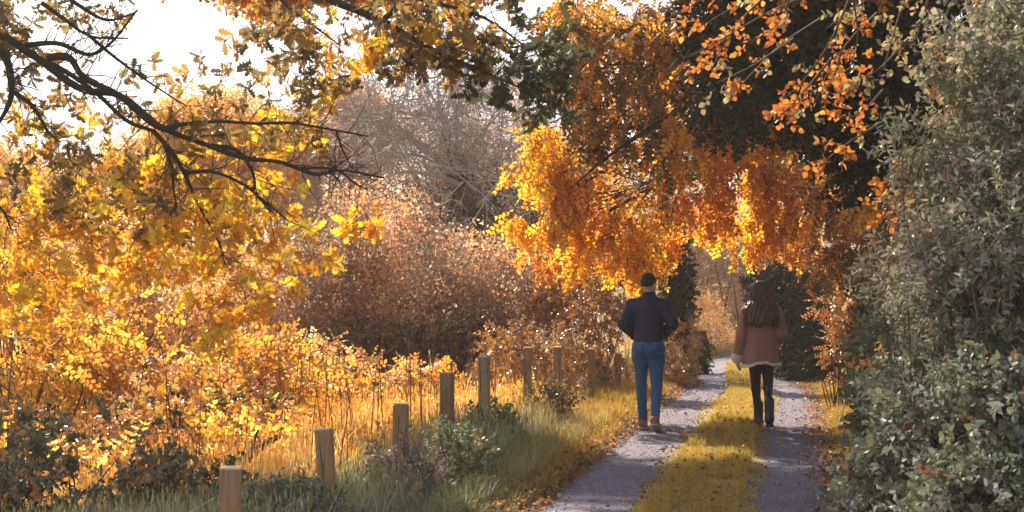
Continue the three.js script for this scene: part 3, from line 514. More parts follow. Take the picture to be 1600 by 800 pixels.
// golden trees at the back left
R = rng(520);
for (const [label, blobs, cols, tr] of [
  ['golden orange tree behind the middle of the oak branch', [[330, 200, 46, 110, 60, 2.4], [260, 260, 45, 100, 70, 2.4], [400, 260, 46, 90, 80, 2.4]], [[0.72, 0.4, 0.07], [0.66, 0.3, 0.05], [0.7, 0.48, 0.14]], 310],
  ['pale orange tree at the far left edge behind the oak leaves', [[60, 320, 42, 130, 80, 2.4], [-60, 300, 42, 110, 110, 2.2], [150, 320, 43, 90, 60, 2]], [[0.7, 0.42, 0.12], [0.62, 0.3, 0.08], [0.7, 0.52, 0.25]], 60],
  ['hazy salmon coloured tree against the sky left of the bare tree', [[520, 260, 48, 70, 70, 2.2], [560, 200, 50, 50, 70, 2], [470, 230, 48, 50, 60, 2, 0.6], [500, 330, 46, 90, 60, 2]], [[0.55, 0.27, 0.12], [0.5, 0.3, 0.18], [0.6, 0.38, 0.2]], 520],
  ['tall pink brown tree closing the view behind the bare tree', [[640, 260, 52, 130, 130, 3], [780, 250, 52, 110, 150, 3], [900, 330, 50, 110, 130, 3]], [[0.34, 0.2, 0.14], [0.42, 0.24, 0.15], [0.26, 0.17, 0.13]], 760]].values()) {
  const b = blobs.map(E), base = P(tr, 480, b[0].c.z * -1); base.y = groundY(base.x, base.z);
  const o = tree('autumn_tree', label, base, [base, base.clone().lerp(b[0].c, 0.5).add(V(0.3, 0, 0)), b[0].c], 0.25, 0.07);
  branches(o, base.clone().lerp(b[0].c, 0.45), b, 0.09, M.twig, 12, 0.1);
  foliage(scatter(b, 5200, { color: () => pick(cols), size: [1, 1.6], gap: -0.2, freq: 0.55, shell: 0.5 }), 'cloud', M.far, o);
}
{ // far wood that closes the view, right across
  R = rng(540); const wood = [];
  for (let i = 0; i < 16000; i++) {
    const d = rr(62, 90), px = rr(-350, 1950), x = (px - 800) / S * d, top = 3.6 + 3 * n3(px * 0.006, d * 0.05, 1) + (px > 500 ? 4 : -0.6), y = groundY(x, -d) + top * Math.pow(R(), 0.8);
    if (Math.abs(x - laneX(d)) < 1.3 && y < 3) continue;
    wood.push({ m: TM(V(x, y, -d), quatY(rndDir(), 0), rr(1.6, 3)), c: pick(px > 950 ? [[0.36, 0.2, 0.12], [0.4, 0.26, 0.17], [0.26, 0.18, 0.1], [0.5, 0.26, 0.1]] : [[0.42, 0.24, 0.12], [0.5, 0.3, 0.12], [0.3, 0.19, 0.13]]) });
  }
  tag(inst('far_woodland', SP.cloud[0].geo, M.far, wood, scene), 'hazy brown far wood closing the view beyond the lane and the field');
}
// beside the far lane
R = rng(560);
bush('roadside_shrub', 'sunlit salmon and orange shrub beside the far bend of the lane', 'shrub', [[1115, 530, 40, 30, 40, 1], [1100, 490, 42, 25, 40, 1], [1130, 540, 44, 25, 28, 1]], 520, 'cloud', M.far, [[0.8, 0.46, 0.18], [0.82, 0.52, 0.26], [0.78, 0.36, 0.08]], { size: [0.7, 1.1], gap: -0.15, clear: false });
bush('roadside_tree', 'dim brown tree arching over the far end of the lane', 'tree', [[1140, 400, 62, 120, 75, 2.4], [1060, 390, 64, 80, 110, 2], [1230, 420, 62, 90, 90, 2], [1180, 480, 66, 60, 40, 2]], 6500, 'cloud', M.far, [[0.42, 0.23, 0.12], [0.5, 0.3, 0.16], [0.3, 0.2, 0.1]], { size: [1.0, 1.5], gap: -0.4, stems: 3, stemR: 0.06 });
bush('evergreen_bush', 'dark green bush beside the lane behind the walking woman', 'bush', [[1258, 500, 28, 45, 80, 1], [1255, 560, 28, 42, 45, 0.9, 0.8], [1220, 440, 29, 50, 50, 1, 0.8], [1290, 560, 27, 40, 45, 0.9, 0.7]], 2600, 'ivy', M.dark, [[0.022, 0.028, 0.018], [0.03, 0.034, 0.02], [0.04, 0.035, 0.02]], { size: [0.8, 1.2], gap: -0.8, shell: 0.5, clear: false });
bush('beech_sapling', 'small orange leaved sapling glinting in the sun between the dark bush and the hedge', 'sapling', [[1312, 530, 20.5, 20, 65, 0.4], [1325, 490, 20.5, 16, 40, 0.35, 0.6], [1290, 475, 20.5, 22, 10, 0.25, 0.25]], 260, 'beech', M.glossy, [[0.55, 0.24, 0.05], [0.6, 0.32, 0.1], [0.4, 0.17, 0.05]], { size: [0.5, 0.85], gap: -0.3, stems: 6, stemR: 0.008, clear: false });
{ // ivy-clad tree right of the man
  const base = P(1056, 600, 27); base.y = groundY(base.x, base.z);
  const o = tree('ivy_clad_tree', 'tree trunk thickly clad in dark ivy just right of the walking man', base, [base, P(1060, 500, 27), P(1055, 420, 27), P(1040, 340, 27), P(1025, 240, 27)], 0.17, 0.1);
  const b = [[1056, 560, 27, 13, 45, 0.25, 0.6], [1060, 480, 27, 20, 50, 0.32], [1056, 420, 27, 20, 50, 0.3], [1046, 365, 27, 15, 40, 0.25, 0.6]].map(E);
  foliage(scatter(b, 950, { color: () => pick([[0.03, 0.04, 0.024], [0.045, 0.05, 0.03], [0.06, 0.06, 0.035]]), gap: -0.9, size: [0.7, 1.1], shell: 0.3, clear: false }), 'ivy', M.dark, o, 'ivy');
  const s = P(1096, 590, 30); s.y = groundY(s.x, s.z);
  const q = thing('ivy_stump', s, 'narrow stump cloaked in dark ivy beside the far lane', 'stump'); part('trunk', tube([V(0, -0.1, 0), V(0.03, 0.4, 0), V(0, 0.85, 0)], 0.1, 0.09, 8, 6, 0.3, 2), M.bark, q);
  foliage(scatter([[1096, 566, 30, 11, 38, 0.16]].map(E), 210, { color: () => pick([[0.03, 0.04, 0.025], [0.05, 0.055, 0.035]]), gap: -1, size: [0.5, 0.8], shell: 0.3, clear: false }), 'ivy', M.dark, q, 'ivy');
}

// ------------------------------------------------------------------ oak on the left: limbs reach into the picture from its trunk outside the frame
{
  R = rng(600);
  const base = V(-5.2, 0, -11); base.y = groundY(base.x, base.z);
  const o = tree('oak_tree', 'oak with dark limbs and hanging yellow leaves reaching in from the upper left', base, [base, V(-5.1, 1.6, -11), V(-4.9, 3.2, -11.1), V(-4.9, 5, -11.4), V(-4.8, 7, -12)], 0.36, 0.2, M.bark, 12);
  const limb = (pts, r0, r1) => { part('limb', tube(pts.map(([x, y, d]) => P(x, y, d).sub(base)), r0, r1, 8, pts.length * 5, 0.35, pts[0][0] * 0.1), M.darkTwig, o); };
  const D = 10.2, L = (a) => a.map(([x, y, d = 9.75]) => [x, y, d]);
  const limbs = [
    [L([[-420, 40, 11], [-200, 20, 10.6], [0, 55], [60, 92], [130, 140], [185, 148], [250, 198], [310, 222], [380, 246], [440, 254], [495, 272], [530, 266], [600, 278]]), 0.031, 0.007],
    [L([[60, 92], [100, 110], [150, 145], [200, 190], [240, 205]]), 0.019, 0.012],
    [L([[75, 90], [95, 88], [110, 92], [130, 120], [180, 145], [250, 200], [280, 195], [340, 190], [400, 193], [450, 192], [520, 203], [575, 213]]), 0.026, 0.005],
    [L([[240, 205], [270, 240], [290, 275], [310, 320], [340, 375], [352, 415]]), 0.017, 0.004],
    [L([[255, 220], [268, 262], [272, 300], [278, 330]]), 0.014, 0.004], [L([[330, 228], [370, 235], [395, 270], [400, 300], [425, 330]]), 0.016, 0.004],
    [L([[290, 270], [330, 268], [375, 285], [420, 320], [450, 345]]), 0.014, 0.004], [L([[470, 262], [525, 265], [560, 290], [575, 296]]), 0.01, 0.004],
    [L([[525, 205], [538, 240], [550, 262]]), 0.008, 0.003], [L([[40, 70], [90, 68], [140, 85], [170, 70], [215, 15]]), 0.02, 0.006],
    [L([[65, 5], [100, 30], [140, 56], [200, 60]]), 0.016, 0.005], [L([[110, 0], [150, 25], [170, 32], [215, 18]]), 0.014, 0.004],
    [L([[-60, 60], [5, 85], [18, 130], [15, 160], [0, 190]]), 0.03, 0.012], [L([[15, 140], [50, 165], [75, 205], [90, 220]]), 0.016, 0.005],
    [L([[140, 56], [180, 90], [235, 130], [290, 165]]), 0.012, 0.004], [L([[-30, 300], [5, 330], [18, 360]]), 0.014, 0.005],
    [[[-420, -250, 12], [-60, -190, 11.4], [250, -120, 10.8], [420, -60, 10.4], [520, 0, 10], [600, 35, 9.8], [690, 85, 9.6], [740, 105, 9.6], [812, 137, 9.6]], 0.05, 0.005],
    [[[600, 30, 9.8], [640, 0, 9.8], [700, 10, 9.7], [760, 30, 9.7], [830, 80, 9.6]], 0.02, 0.005], [[[420, -60, 10.4], [440, 0, 10.2], [490, 40, 10], [530, 70, 10]], 0.016, 0.004], [[[690, 85, 9.6], [740, 60, 9.6], [790, 75, 9.6], [850, 60, 9.6]], 0.014, 0.004]];
  limbs.forEach(([p, a, b]) => limb(p, a, b));
  // leaves: [px, py, d, rx, ry, rz, weight, tone]; tone y yellow, o olive brown, g dark green
  const Y = [[0.85, 0.53, 0.03], [0.82, 0.46, 0.03], [0.8, 0.6, 0.05], [0.7, 0.33, 0.03]], O = [[0.2, 0.15, 0.05], [0.28, 0.17, 0.045], [0.13, 0.1, 0.045], [0.4, 0.22, 0.04]], G = [[0.045, 0.06, 0.03], [0.06, 0.065, 0.035], [0.09, 0.08, 0.03]];
  const tone = { y: Y, o: O, g: G };
  const zones = [
    [60, 30, D, 110, 50, 0.5, 50, 'o'], [40, 130, D, 70, 60, 0.5, 30, 'o'], [170, 110, D, 70, 60, 0.5, 18, 'o'], [130, 270, D, 130, 60, 0.7, 70, 'o'], [90, 260, 10.8, 130, 70, 0.6, 60, 'y'], [290, 190, D, 60, 40, 0.5, 16, 'o'],
    [260, 330, D, 130, 90, 0.8, 130, 'y'], [400, 330, D, 70, 80, 0.6, 60, 'y'], [200, 300, D, 110, 70, 0.7, 55, 'o'], [370, 430, D, 70, 35, 0.4, 34, 'y'], [340, 480, D, 34, 30, 0.3, 16, 'y'], [325, 515, D, 24, 20, 0.25, 9, 'y'], [400, 150, 10.8, 100, 60, 0.6, 40, 'o'], [430, 180, 10.8, 70, 50, 0.5, 22, 'y'],
    [480, 400, D, 35, 14, 0.2, 9, 'y'], [570, 325, D, 26, 18, 0.2, 10, 'y'], [60, 400, D, 90, 80, 0.6, 60, 'y'], [30, 460, D, 60, 40, 0.5, 26, 'y'], [515, 210, D, 22, 26, 0.2, 8, 'o'], [150, 400, D, 110, 70, 0.6, 50, 'y'],
    [440, 40, 10, 60, 40, 0.4, 30, 'o'], [500, 70, 10, 50, 60, 0.4, 30, 'o'], [495, 120, 10, 16, 24, 0.2, 7, 'y'], [560, 30, 9.9, 70, 40, 0.4, 34, 'y'], [640, 40, 9.8, 90, 50, 0.4, 60, 'o'], [730, 40, 9.7, 70, 45, 0.4, 44, 'o'], [830, 70, 9.6, 55, 70, 0.4, 62, 'g'], [700, 85, 9.7, 60, 18, 0.25, 14, 'o'], [845, 140, 9.6, 35, 45, 0.3, 22, 'g'], [790, 110, 9.6, 50, 30, 0.3, 18, 'g'], [660, 15, 9.8, 60, 20, 0.3, 14, 'y'], [410, 70, 10, 26, 30, 0.3, 8, 'o']];
  let list = [];
  for (const z of zones) list = list.concat(scatter([E(z)], Math.round(z[6] * 1.0), { color: () => pick(tone[z[7]]), size: [0.62, 0.98], gap: -0.25, freq: 1.9, droop: 0.7, shell: 0.4, clear: false }));
  { // fine hanging twigs that carry the leaves
    const at = limbs.flatMap(([p]) => { const c = new THREE.CatmullRomCurve3(p.map(([x, y, d]) => P(x, y, d))); return Array.from({ length: p.length * 5 }, (_, i) => c.getPoint(i / (p.length * 5 - 1))); }), gs = [];
    const near = (p) => { let b = at[0], bd = 99; for (const q of at) { const w = q.distanceTo(p) + 0.3 * Math.max(0, p.y - q.y); if (w < bd) { bd = w; b = q; } } return [b, bd]; };
    const todo = list.map((e) => [e, near(e.p)[1]]).sort((a, b) => a[1] - b[1]);
    for (const [e] of todo) {
      const [b] = near(e.p), l = b.distanceTo(e.p), m = b.clone().lerp(e.p, 0.5).add(rndDir().multiplyScalar(0.16 * l)); m.y += 0.08 * l;
      at.push(e.p, m); if (l > 0.05) gs.push(tube([b, m, e.p].map((p) => p.clone().sub(base)), 0.002 + 0.003 * Math.min(1, l), 0.0018, 3, 4));
    }
    for (const [p, r0, r1] of limbs) { // spurs
      const c = new THREE.CatmullRomCurve3(p.map(([x, y, d]) => P(x, y, d))), n = p.length * 5;
      for (let i = 0; i < n; i++) { const t = rr(0.1, 1), q = c.getPoint(t), u = c.getTangent(t).multiplyScalar(0.7).add(rndDir()).normalize(), l = rr(0.06, 0.3), w = 0.15 * lerp(r0, r1, t) + 0.002; u.y += 0.15; gs.push(tube([q, q.clone().addScaledVector(u, l * 0.5).add(rndDir().multiplyScalar(0.02)), q.clone().addScaledVector(u, l).add(V(0, rr(-0.06, 0.06), 0))].map((v) => v.sub(base)), w, 0.0018, 4, 4)); }
    }
    part('twigs', mergeGeometries(gs), M.darkTwig, o, 'stuff');
  }
  foliageWithLeaves(list, 'oak', M.leaf, o, 300);
  // upper leaves, out of view, placed to shade the verge and the lane
  const shades = (p) => { const d0 = -p.z - 1.634 * p.y; return toPixel(p)[1] < -40 - 90 * n3(p.x * 0.9, 7, p.z * 0.9) && d0 > 8.2 && d0 < 11.6; };
  const crown = [B(-7, 5.6, -17.4, 1.5, 0.55, 1.1), B(-5.4, 5.6, -17.6, 1.5, 0.55, 1.1), B(-3.8, 5.7, -17.8, 1.5, 0.55, 1.1), B(-2.2, 5.8, -18, 1.5, 0.6, 1.2), B(-4.5, 6.3, -18.8, 2.4, 0.5, 0.8)];
  branches(o, V(-4.8, 4.9, -11.4), crown, 0.08, M.twig, 7, 0.08);
  foliage(scatter(crown, 1700, { color: () => pick(O), size: [1.0, 1.5], gap: -0.6, keep: shades }), 'oak', M.leaf, o);
}
// ------------------------------------------------------------------ beech over the lane
{
  R = rng(700);
  const base = V(5.9, 0, -22.5); base.y = groundY(base.x, base.z);
  const o = tree('beech_tree', 'great beech spreading orange and golden foliage over the lane', base, [base, V(5.85, 1.5, -22.5), V(5.7, 3.4, -22.4), V(5.4, 5.6, -22.2), V(5, 8, -22)], 0.42, 0.25, M.bark, 12);
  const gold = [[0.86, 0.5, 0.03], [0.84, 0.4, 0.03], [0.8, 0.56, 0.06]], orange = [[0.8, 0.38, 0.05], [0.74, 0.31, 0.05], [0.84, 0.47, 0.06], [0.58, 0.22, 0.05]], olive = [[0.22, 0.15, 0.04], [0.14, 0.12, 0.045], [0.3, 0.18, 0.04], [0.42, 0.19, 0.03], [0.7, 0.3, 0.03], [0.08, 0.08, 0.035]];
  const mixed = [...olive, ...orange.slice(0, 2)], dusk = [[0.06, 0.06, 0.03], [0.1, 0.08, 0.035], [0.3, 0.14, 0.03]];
  const zones = [ // left fringe, hanging sprays
    [835, 210, 20, 30, 22, 0.5, 26, gold], [820, 265, 20, 30, 18, 0.5, 22, gold], [860, 240, 20, 44, 45, 0.7, 80, gold], [828, 335, 20, 34, 22, 0.5, 34, gold], [850, 290, 20, 46, 40, 0.7, 80, gold], [880, 340, 20, 55, 40, 0.8, 90, gold], [838, 395, 20.5, 34, 16, 0.5, 24, orange], [880, 400, 20.5, 30, 22, 0.5, 26, orange], [915, 385, 20, 30, 34, 0.5, 34, gold],
    [900, 290, 19.6, 60, 60, 0.9, 100, orange], [950, 330, 20, 55, 55, 0.9, 100, orange], [975, 390, 20, 26, 45, 0.5, 60, gold], [1010, 400, 20.3, 24, 44, 0.5, 56, gold], [1000, 340, 20, 45, 50, 0.8, 80, gold], [1035, 360, 20.5, 22, 40, 0.5, 34, orange], [990, 435, 20.5, 12, 14, 0.25, 9, gold],
    // the arch over the lane
    [1060, 290, 20.3, 40, 60, 0.7, 80, orange], [1085, 230, 20, 45, 50, 0.7, 80, gold], [1100, 300, 20.6, 45, 50, 0.7, 90, orange], [1140, 210, 20.4, 55, 40, 0.8, 90, gold], [1150, 270, 21, 60, 50, 0.9, 110, orange], [1135, 345, 21, 45, 26, 0.6, 50, gold], [1190, 320, 21, 55, 40, 0.8, 100, gold], [1200, 250, 20.7, 60, 50, 0.9, 120, gold], [1240, 290, 20.5, 50, 55, 0.8, 110, orange], [1255, 340, 20.7, 34, 34, 0.6, 60, orange], [1205, 370, 21, 40, 18, 0.5, 40, orange], [1265, 385, 20.7, 22, 14, 0.4, 16, orange], [1275, 230, 20, 40, 45, 0.7, 60, orange], [1165, 385, 21.3, 24, 12, 0.4, 14, gold],
    // upper part, canopy shade put into the olive and brown leaf colours
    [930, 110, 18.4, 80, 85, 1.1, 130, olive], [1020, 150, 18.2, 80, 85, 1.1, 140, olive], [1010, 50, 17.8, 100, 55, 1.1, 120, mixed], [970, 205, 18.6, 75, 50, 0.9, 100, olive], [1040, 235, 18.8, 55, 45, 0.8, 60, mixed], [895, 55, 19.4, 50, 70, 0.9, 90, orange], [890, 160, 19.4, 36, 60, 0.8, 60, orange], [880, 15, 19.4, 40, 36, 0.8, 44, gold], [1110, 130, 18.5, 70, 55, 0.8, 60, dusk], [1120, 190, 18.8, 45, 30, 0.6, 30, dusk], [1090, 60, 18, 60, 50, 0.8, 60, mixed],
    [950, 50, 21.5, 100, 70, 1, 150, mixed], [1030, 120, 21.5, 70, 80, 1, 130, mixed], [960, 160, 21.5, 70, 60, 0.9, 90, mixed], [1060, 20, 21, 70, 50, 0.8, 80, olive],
    [1110, 80, 16.8, 60, 60, 0.6, 44, orange], [1180, 40, 16.5, 70, 36, 0.6, 50, mixed], [1210, 160, 16.5, 50, 40, 0.5, 30, mixed], [1085, 190, 17, 40, 40, 0.5, 36, orange], [1270, 190, 16, 50, 26, 0.4, 24, orange],
    [1150, 165, 16, 50, 26, 0.4, 34, mixed], [1240, 200, 16.5, 45, 26, 0.4, 34, orange], [1290, 300, 17.5, 40, 40, 0.6, 40, mixed], [1210, 110, 16, 40, 30, 0.4, 20, orange],
    // over the hedge
    [1430, 350, 14.5, 50, 45, 0.6, 60, mixed], [1380, 340, 15, 45, 40, 0.6, 40, orange], [1460, 300, 13, 35, 40, 0.5, 30, mixed],
    [1390, 400, 18, 60, 50, 1, 90, [[0.3, 0.17, 0.05], [0.2, 0.13, 0.05], [0.42, 0.2, 0.04]]], [1365, 285, 17.5, 48, 34, 0.6, 60, gold], [1320, 330, 19, 45, 40, 0.8, 60, mixed], [1310, 400, 19.5, 40, 40, 0.8, 60, mixed], [1310, 265, 18.5, 45, 36, 0.8, 40, dusk]];
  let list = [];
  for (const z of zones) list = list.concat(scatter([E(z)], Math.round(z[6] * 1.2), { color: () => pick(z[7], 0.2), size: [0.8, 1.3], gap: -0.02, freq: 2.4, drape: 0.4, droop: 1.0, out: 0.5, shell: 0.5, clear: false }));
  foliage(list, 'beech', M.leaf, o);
  const bl = zones.filter((_, i) => [5, 9, 10, 16, 19, 20, 23, 24, 30, 31, 33].includes(i)).map(E);
  branches(o, (b) => V(5.6, 3.8 + 0.5 * R(), -22.3), bl, 0.07, M.twig, 7, 0.12);
  part('limb', tube([V(5.4, 5, -22.2), P(1180, 60, 20), P(1110, 140, 18.2), P(1070, 168, 17.6), P(1000, 210, 17.5), P(950, 245, 17.5), P(890, 295, 17.6)].map((p) => p.sub(base)), 0.075, 0.006, 7, 24, 0.3, 3), M.darkTwig, o);
  part('limb', tube([P(1090, 155, 17.9), P(1040, 190, 17.5), P(985, 222, 17.4)].map((p) => p.sub(base)), 0.02, 0.008, 6, 9, 0.3, 3), M.darkTwig, o);
  // leaves out of view above the picture, placed to shade the lane
  const crown = []; for (let i = 0; i < 16; i++) { const d = rr(13.5, 21), x = rr(d > 15.5 ? -3.4 : 0, 5); crown.push(B(x, 1.5 + 0.194 * d + rr(0.7, 1.7), -d, 1.5, 0.7, 1.3)); }
  crown.push(B(-4.3, 6.35, -23, 1.2, 0.45, 1.1, 3), B(-3, 6.4, -23.4, 1.3, 0.5, 1.2, 3), B(-3.7, 6.7, -24.4, 1.5, 0.4, 0.8, 2), B(-2, 6.5, -22.4, 1.2, 0.6, 1.2, 2.5), B(-1.6, 6.1, -20.5, 1.3, 0.6, 1.3, 2));  // more leaves out of view, set to shade the left verge and track
  branches(o, V(5.1, 6.6, -22), crown, 0.07, M.twig, 5, 0.05);
  foliage(scatter(crown, 5600, { color: () => pick(orange), size: [1.2, 1.8], gap: -0.5, keep: (p) => toPixel(p)[1] < -45 - 110 * n3(p.x * 0.8, 7, p.z * 0.8) && (p.x > 0.3 || -p.z - 1.634 * p.y > 8.2) }), 'beech', M.leaf, o);
}
{ // dark evergreen in the hollow of the hedge
  R = rng(800);
  const base = V(4.7, 0, -16); base.y = groundY(base.x, base.z);
  const o = tree('yew_tree', 'evergreen at the upper right with deep shade put into its nearly black leaf colour', base, [base, V(4.6, 1.5, -16), V(4.4, 3.2, -15.9), V(4.3, 5.5, -15.8)], 0.3, 0.18);
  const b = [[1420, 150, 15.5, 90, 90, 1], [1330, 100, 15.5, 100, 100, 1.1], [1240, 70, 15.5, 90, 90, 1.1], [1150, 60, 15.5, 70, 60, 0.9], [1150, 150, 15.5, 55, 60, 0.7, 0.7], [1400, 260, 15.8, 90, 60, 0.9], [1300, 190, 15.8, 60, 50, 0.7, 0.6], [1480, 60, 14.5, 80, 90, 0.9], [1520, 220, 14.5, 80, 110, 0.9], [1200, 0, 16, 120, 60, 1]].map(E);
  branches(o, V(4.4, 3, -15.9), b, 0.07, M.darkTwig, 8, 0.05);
  foliage(scatter(b, 3400, { color: (p) => (toPixel(p)[0] < 1290 ? pick([[0.024, 0.03, 0.018], [0.035, 0.038, 0.022], [0.05, 0.04, 0.02]], 0.3) : pick([[0.008, 0.01, 0.007], [0.013, 0.015, 0.009], [0.02, 0.019, 0.012]])), size: [1, 1.5], gap: -0.6, shell: 0.5, droop: 0.4 }), 'ivy', M.dark, o);  // shade of the hollow painted into the near-black leaves
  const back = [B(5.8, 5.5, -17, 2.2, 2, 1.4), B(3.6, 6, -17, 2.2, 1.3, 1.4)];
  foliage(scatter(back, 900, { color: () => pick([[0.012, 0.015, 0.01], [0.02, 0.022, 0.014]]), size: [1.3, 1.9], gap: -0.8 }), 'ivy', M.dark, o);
}
{ // near beech sprays in shade
  R = rng(900);
  const base = V(4.6, 0, -9.8); base.y = groundY(base.x, base.z);
  const o = tree('young_beech', 'young beech whose near orange and green leaf sprays hang across the dark hollow', base, [base, V(4.6, 1.4, -9.8), V(4.4, 3, -9.7), V(4.0, 4.6, -9.6)], 0.12, 0.07);
  const O1 = [[0.6, 0.2, 0.035], [0.66, 0.26, 0.04], [0.5, 0.16, 0.03]], O2 = [[0.4, 0.3, 0.14], [0.34, 0.27, 0.13], [0.62, 0.25, 0.05]];
  const sprays = [[[1330, -60], [1230, -20], [1150, 10], [1090, 45]], [[1290, -20], [1200, 20], [1130, 60], [1075, 90]], [[1240, -30], [1220, 30], [1170, 70]], [[1330, -10], [1300, 60], [1260, 120], [1215, 165]], [[1320, 40], [1310, 100], [1290, 140]], [[1400, -40], [1340, 10], [1290, 45]], [[1420, -20], [1400, 40], [1380, 110]], [[1460, -30], [1440, 30], [1430, 60], [1395, 80]], [[1500, -20], [1470, 40], [1455, 70]], [[1380, 140], [1340, 180], [1300, 185]], [[1560, 100], [1520, 150], [1480, 190]], [[1500, 100], [1490, 150], [1480, 200]], [[1330, -20], [1340, 60], [1320, 130]], [[1560, 60], [1560, 130], [1530, 180]],
    [[1520, 300], [1460, 330], [1410, 330], [1370, 360]], [[1600, -20], [1560, 30], [1500, 60]], [[1640, 60], [1580, 90], [1520, 110]], [[1640, 140], [1580, 180], [1540, 240]], [[1620, -30], [1600, 60], [1570, 140]], [[1600, 180], [1550, 210], [1500, 250]], [[1500, 330], [1450, 380], [1400, 390]], [[1480, 300], [1420, 310], [1365, 330]], [[1130, -30], [1080, 10], [1040, 30]], [[1280, 30], [1220, 70], [1170, 120], [1130, 160]], [[1300, 90], [1250, 150], [1200, 200]], [[1370, 20], [1330, 60], [1290, 120], [1270, 170]], [[1240, 60], [1180, 100], [1120, 130]], [[1420, 60], [1370, 110], [1330, 130]], [[1380, 190], [1330, 220], [1290, 250]], [[1200, -10], [1150, 40], [1110, 110]], [[1450, 200], [1420, 260], [1390, 290]], [[1450, 290], [1410, 300], [1360, 290]]];
  const list = [];
  for (const [k, s] of sprays.entries()) {
    const d0 = rr(8.6, 10.2), pts = s.map(([x, y]) => P(x, y, d0 + rr(-0.1, 0.1))), curve = new THREE.CatmullRomCurve3(pts);
    part('spray_twig', tube(pts.map((p) => p.clone().sub(base)), 0.008, 0.0025, 4, 10), M.twig, o);
    for (let i = 0; i < 9; i++) { const t = 0.1 + 0.9 * Math.pow(R(), 0.8), tg = curve.getTangent(t), p = curve.getPoint(t).add(rndDir().multiplyScalar(0.07 * R())), dir = tg.clone().multiplyScalar(0.6).add(V(0, -0.25, 0)).add(rndDir().multiplyScalar(0.85)).normalize(); list.push({ p, dir, q: quatY(dir, rr(0, 6.28)), s: rr(0.48, 0.8), c: pick(k >= 6 && k <= 8 || k === 5 || k === 13 || (k > 13 && k < 19 && R() < 0.75) ? O2.slice(0, 2) : k > 24 && R() < 0.4 ? O2 : R() < 0.12 ? O2 : O1, 0.2) }); }
  }
  foliageWithLeaves(list, 'round', M.leafShade, o, 300);
  const up = [[1530, 60, 8.3, 70, 80, 0.35], [1560, 170, 8.2, 45, 60, 0.3, 0.6], [1480, 110, 8.6, 40, 60, 0.3, 0.4], [1590, 90, 8.1, 40, 90, 0.3, 0.6]].map(E); foliage(scatter(up, 300, { color: () => pick([[0.26, 0.24, 0.16], [0.2, 0.19, 0.13], [0.32, 0.29, 0.21], [0.16, 0.15, 0.1], [0.2, 0.21, 0.15], R() < 0.25 ? [0.5, 0.22, 0.05] : [0.24, 0.22, 0.15]]), size: [0.45, 0.75], gap: -0.1, freq: 2.4, clear: false }), 'round', M.leafShade, o);
  branches(o, V(4.2, 3.6, -9.7), [B(3.4, 4.4, -9.6, 0.8, 0.5, 0.6), B(2.2, 4.6, -9.4, 0.8, 0.4, 0.6)], 0.03, M.twig, 4, 0.1);
}
